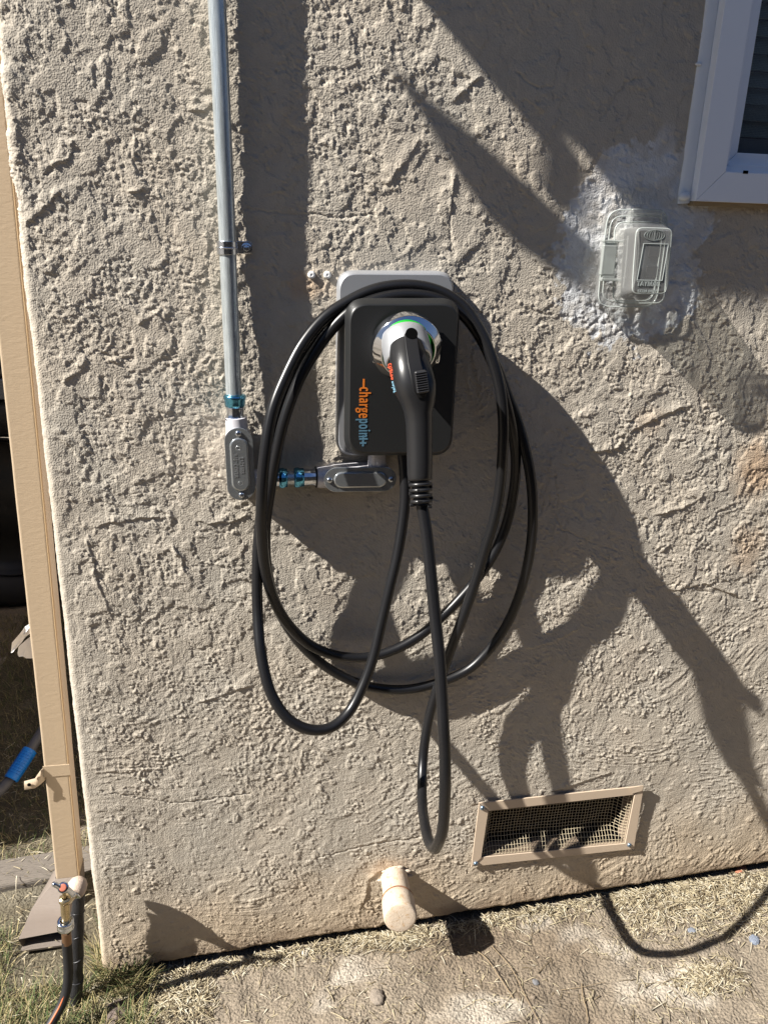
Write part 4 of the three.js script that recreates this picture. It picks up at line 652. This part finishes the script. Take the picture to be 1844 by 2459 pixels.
{ // dark parked car: only a strip with its wheel shows past the downspout
  const c = thing('parked_car', 'dark parked car with a black wheel, mostly hidden behind the downspout', 'car', V(-0.9, -1.37, -2.4));
  const zc = -1.68, wc = at(12, 1225, zc), s = new THREE.Shape(), gy = groundY(wc.x, -1.7), R = wc.y - gy;
  s.moveTo(-3.6, gy + 0.22); s.lineTo(wc.x - R - 0.06, gy + 0.22); s.absarc(wc.x, wc.y, R + 0.05, Math.PI * 1.12, -0.12 * Math.PI, true); s.lineTo(wc.x + 0.75, gy + 0.26); s.quadraticCurveTo(wc.x + 0.85, gy + 0.5, wc.x + 0.72, gy + 0.78); s.quadraticCurveTo(wc.x + 0.3, gy + 0.92, wc.x - 0.55, gy + 0.98); s.lineTo(wc.x - 1.2, gy + 1.42); s.lineTo(-3.2, gy + 1.45); s.lineTo(-3.6, gy + 1.0); s.closePath();
  part('body', extr(s, 1.6, 0.04, 4, 32).translate(0, 0, zc - 1.62), std(C(0.02, 0.021, 0.022), 0.25, 0.2, { clearcoat: 0.6 }), c);
  part('bumper_strip', box(1.6, 0.07, 0.02, wc.x + 0.0, at(12, 935, zc).y, zc - 0.004, 0.006), std(C(0.12, 0.13, 0.15), 0.3, 0.4), c);
  const tyre = lathe([[R * 0.62, -0.09], [R * 0.70, 0.0], [R * 0.92, 0.004], [R * 0.985, -0.012], [R, -0.04], [R, -0.2], [R * 0.6, -0.21]], V(wc.x, wc.y, zc - 0.005), V(0, 0, 1), 64);
  const w = part('wheel', tyre, M.rubber, c);
  part('rim', lathe([[0, -0.035], [R * 0.2, -0.03], [R * 0.3, -0.05], [R * 0.56, -0.06], [R * 0.63, -0.02], [R * 0.655, -0.006], [R * 0.67, -0.012]], V(wc.x, wc.y, zc - 0.003), V(0, 0, 1), 48), std(C(0.02, 0.02, 0.019), 0.4, 0.4), w);
}
// ---------------------------------------------------------------- grass, straw, stones
function blades(name, label, cat, list, cols, roughBlade) {
  // one bent blade: a three-sided sliver of unit length along +Y, bowed towards +Z
  const n = 4, pos = [], idx = []; for (let i = 0; i <= n; i++) { const t = i / n, w = 0.5 * (1 - 0.85 * t * t), z = 0.30 * t * t; pos.push(-w, t, z, w, t, z, 0, t, z + 0.03 * w); } for (let i = 0; i < n; i++) for (let k = 0; k < 3; k++) { const a = i * 3 + k, b = i * 3 + (k + 1) % 3; idx.push(a, b, a + 3, b, b + 3, a + 3); }
  const g = new THREE.BufferGeometry(); g.setAttribute('position', new THREE.Float32BufferAttribute(pos, 3)); g.setIndex(idx); g.computeVertexNormals();
  const im = new THREE.InstancedMesh(g, std(C(1, 1, 1), 0.8), list.length), m = new THREE.Matrix4(), q = new THREE.Quaternion(), e = new THREE.Euler(), col = new THREE.Color();
  list.forEach((b, i) => { e.set(b.tilt, b.yaw, b.roll || 0, 'YXZ'); q.setFromEuler(e); m.compose(b.p, q, V(b.w, b.l, b.l)); im.setMatrixAt(i, m); const c = cols(b); col.setRGB(c[0], c[1], c[2]); im.setColorAt(i, col); });
  im.name = name; im.userData.kind = 'stuff'; tag(im, label, cat); scene.add(im); return im;
}
{
  const r = mulberry(11), L = [], gauss = () => (r() + r() + r() - 1.5) / 1.5;
  const add = (x, z, lo = 0) => { const y = groundY(x, z), l = 0.008 + 0.030 * r() * r() + (r() < 0.08 ? 0.03 : 0); L.push({ p: V(x, y + 0.0015 + lo * r(), z), tilt: Math.PI / 2 - 0.05 - 0.28 * r() * r(), yaw: r() * 6.283, roll: 0.8 * gauss(), l, w: 0.0010 + 0.0010 * r(), k: r() }); };
  for (let i = 0; i < 3600; i++) { const x = -0.28 + 1.7 * r(), z = 0.003 + 0.05 * Math.abs(gauss()); add(x, z, 0.006); }                 // drift along the wall foot
  for (let i = 0; i < 3000; i++) { const a = gnd(1480 + 420 * r(), 2120 + 190 * Math.abs(gauss())); add(a.x, a.z, 0.004); }         // thick on the right
  for (let i = 0; i < 700; i++) { const a = gnd(1700 + 110 * gauss(), 2350 + 60 * gauss()); add(a.x, a.z, 0.003); }
  for (let i = 0; i < 3800; i++) { const x = -0.2 + 1.6 * r(), z = 0.02 + 0.38 * r(); if (fb(x * 9, z * 9, 3) + 0.25 * gauss() > 0.0) add(x, z, 0.002); }
  for (let i = 0; i < 2600; i++) { const a = gnd(380 + 190 * gauss(), 2400 + 90 * gauss()); add(a.x, a.z, 0.008); }
  for (let i = 0; i < 1200; i++) { const a = gnd(920 + 130 * gauss(), 2250 + 30 * Math.abs(gauss())); add(a.x, a.z, 0.006); }
  for (let i = 0; i < 1600; i++) { const x = -0.30 - 0.45 * r(), z = -0.8 + 1.15 * r(); add(x, z, 0.02); }
  blades('straw', 'dry pale grass clippings strewn over the bare earth', 'straw', L, b => b.k < 0.25 ? [0.12, 0.09, 0.05] : b.k < 0.8 ? [0.26 + 0.30 * (b.k - .22), 0.218 + 0.26 * (b.k - .22), 0.140 + 0.17 * (b.k - .22)] : [0.50, 0.455, 0.35]);
  const G = [], gadd = (x, z, h) => { if (x > -0.45 && x < -0.285 && z > -0.27 && z < 0.0) return; const l = h * (0.5 + 0.8 * r()); G.push({ p: V(x, groundY(x, z) - 0.002, z), tilt: 0.15 + 0.85 * r(), yaw: r() * 6.283, roll: 0, l, w: 0.0009 + 0.0010 * r(), k: r(), d: 0 }); };
  for (let i = 0; i < 9000; i++) { const x = -0.30 - 0.75 * r(), z = -0.27 - 1.35 * r(); gadd(x, z, 0.035); }
  for (let i = 0; i < 3200; i++) { const a = gnd(-60 + 420 * r(), 2250 + 260 * r()); if (fb(a.x * 12, a.z * 12, 2) > -0.25 - 0.4 * r()) gadd(a.x, a.z, 0.04); }
  for (let i = 0; i < 650; i++) { const a = gnd(232 + 26 * gauss(), 2290 + 60 * gauss()); gadd(a.x, a.z, 0.055); }
  for (let i = 0; i < 500; i++) { const a = gnd(310 + 70 * gauss(), 2360 + 45 * gauss()); gadd(a.x, a.z, 0.06); }
  blades('lawn_grass', 'short patchy green lawn grass left of the wall corner', 'grass', G, b => b.k < 0.28 ? [0.055 + 0.05 * b.k, 0.090 + 0.05 * b.k, 0.024] : b.k < 0.5 ? [0.12, 0.12, 0.045] : [0.27 + 0.15 * (b.k - .6), 0.225 + 0.12 * (b.k - .6), 0.12]);
}
{
  const r = mulberry(31), base = k => { const g = new THREE.IcosahedronGeometry(1, 2), p = g.attributes.position; for (let i = 0; i < p.count; i++) { const v = V(p.getX(i), p.getY(i), p.getZ(i)), s = 1 + 0.22 * pn(v.x * 1.7 + k * 9, v.y * 1.7 + v.z * 2); p.setXYZ(i, v.x * s, v.y * s * 0.55, v.z * s * 0.8); } g.computeVertexNormals(); return g; };
  const S = [[1660, 2236, .009, 'flat bluish grey stone set in the earth below the straw drift', [0.22, 0.24, 0.28]], [1810, 2258, .012, 'blue grey stone half buried near the right edge', [0.2, 0.23, 0.29]], [1286, 2360, .007, 'small grey pebble on bare earth below the vent', [0.2, 0.2, 0.21]], [1279, 2395, .005, 'tiny tan pebble beside the pale earth', [0.3, 0.24, 0.18]], [1648, 2126, .010, 'rounded tan stone against the wall foot at right', [0.33, 0.27, 0.2]], [280, 2440, .028, 'brown rounded rock at the lower left among dry grass', [0.13, 0.10, 0.085]], [735, 2290, .009, 'white chip of stone at the wall foot left of the stub', [0.45, 0.42, 0.38]], [1395, 2182, .008, 'tan clod of earth in the straw below the vent', [0.26, 0.2, 0.14]], [905, 2395, .016, 'wide flat buried stone in the pale earth', [0.25, 0.21, 0.17]]];
  S.forEach((s, i) => { const p = gnd(s[0], s[1]); tag(part('stone', base(i).scale(s[2], s[2], s[2]).rotateY(i).translate(p.x, p.y + s[2] * 0.12, p.z), std(C(...s[4]), 0.9, 0, { bumpMap: smudge, bumpScale: 0.003 })), s[3], 'stone'); });
  const bp = gnd(1776, 2092); tag(part('brick_chip', base(12).scale(0.019, 0.008, 0.009).rotateY(0.5).translate(bp.x, bp.y + 0.005, bp.z), std(C(0.36, 0.14, 0.08), 0.9)), 'reddish brick chip on straw at the foot of the wall', 'brick chip');
  const tw = (pts, rad, label) => tag(part('twig', tube(pts.map(q => { const p = gnd(q[0], q[1]); p.y += q[2] || 0.003; return p; }), rad * 0.7, 40, 6), std(C(0.24, 0.18, 0.11), 0.9)), label, 'twig');
  tw([[1138, 2283, .004], [1165, 2305, .006], [1198, 2352, .006], [1232, 2400, .003]], 0.0012, 'straight dry stalk lying across the earth right of the stub shadow');
  tw([[1180, 2275, .004], [1225, 2330, .007], [1262, 2400, .005], [1300, 2470, .003]], 0.0010, 'long thin dry stalk running down to the picture edge');
  tw([[1395, 2365, .004], [1398, 2400, .006], [1407, 2430, .004], [1409, 2459, .003]], 0.0013, 'dark forked twig standing on bare earth below the vent');
  tw([[1345, 2380, .003], [1395, 2375, .005], [1450, 2362, .004]], 0.0007, 'thin crooked twig lying level on the bare earth');
  tw([[860, 2275, .006], [960, 2292, .006], [1050, 2262, .005], [1080, 2240, .004]], 0.0008, 'thin dark runner curving below the pipe stub');
  tw([[245, 2400, .02], [300, 2340, .05], [345, 2290, .06], [372, 2270, .055]], 0.0010, 'green grass stalk leaning across the wall foot at left');
}
scene.traverse(o => { if (o.isMesh) { o.castShadow = true; o.receiveShadow = true; } });
renderer.render(scene, camera);
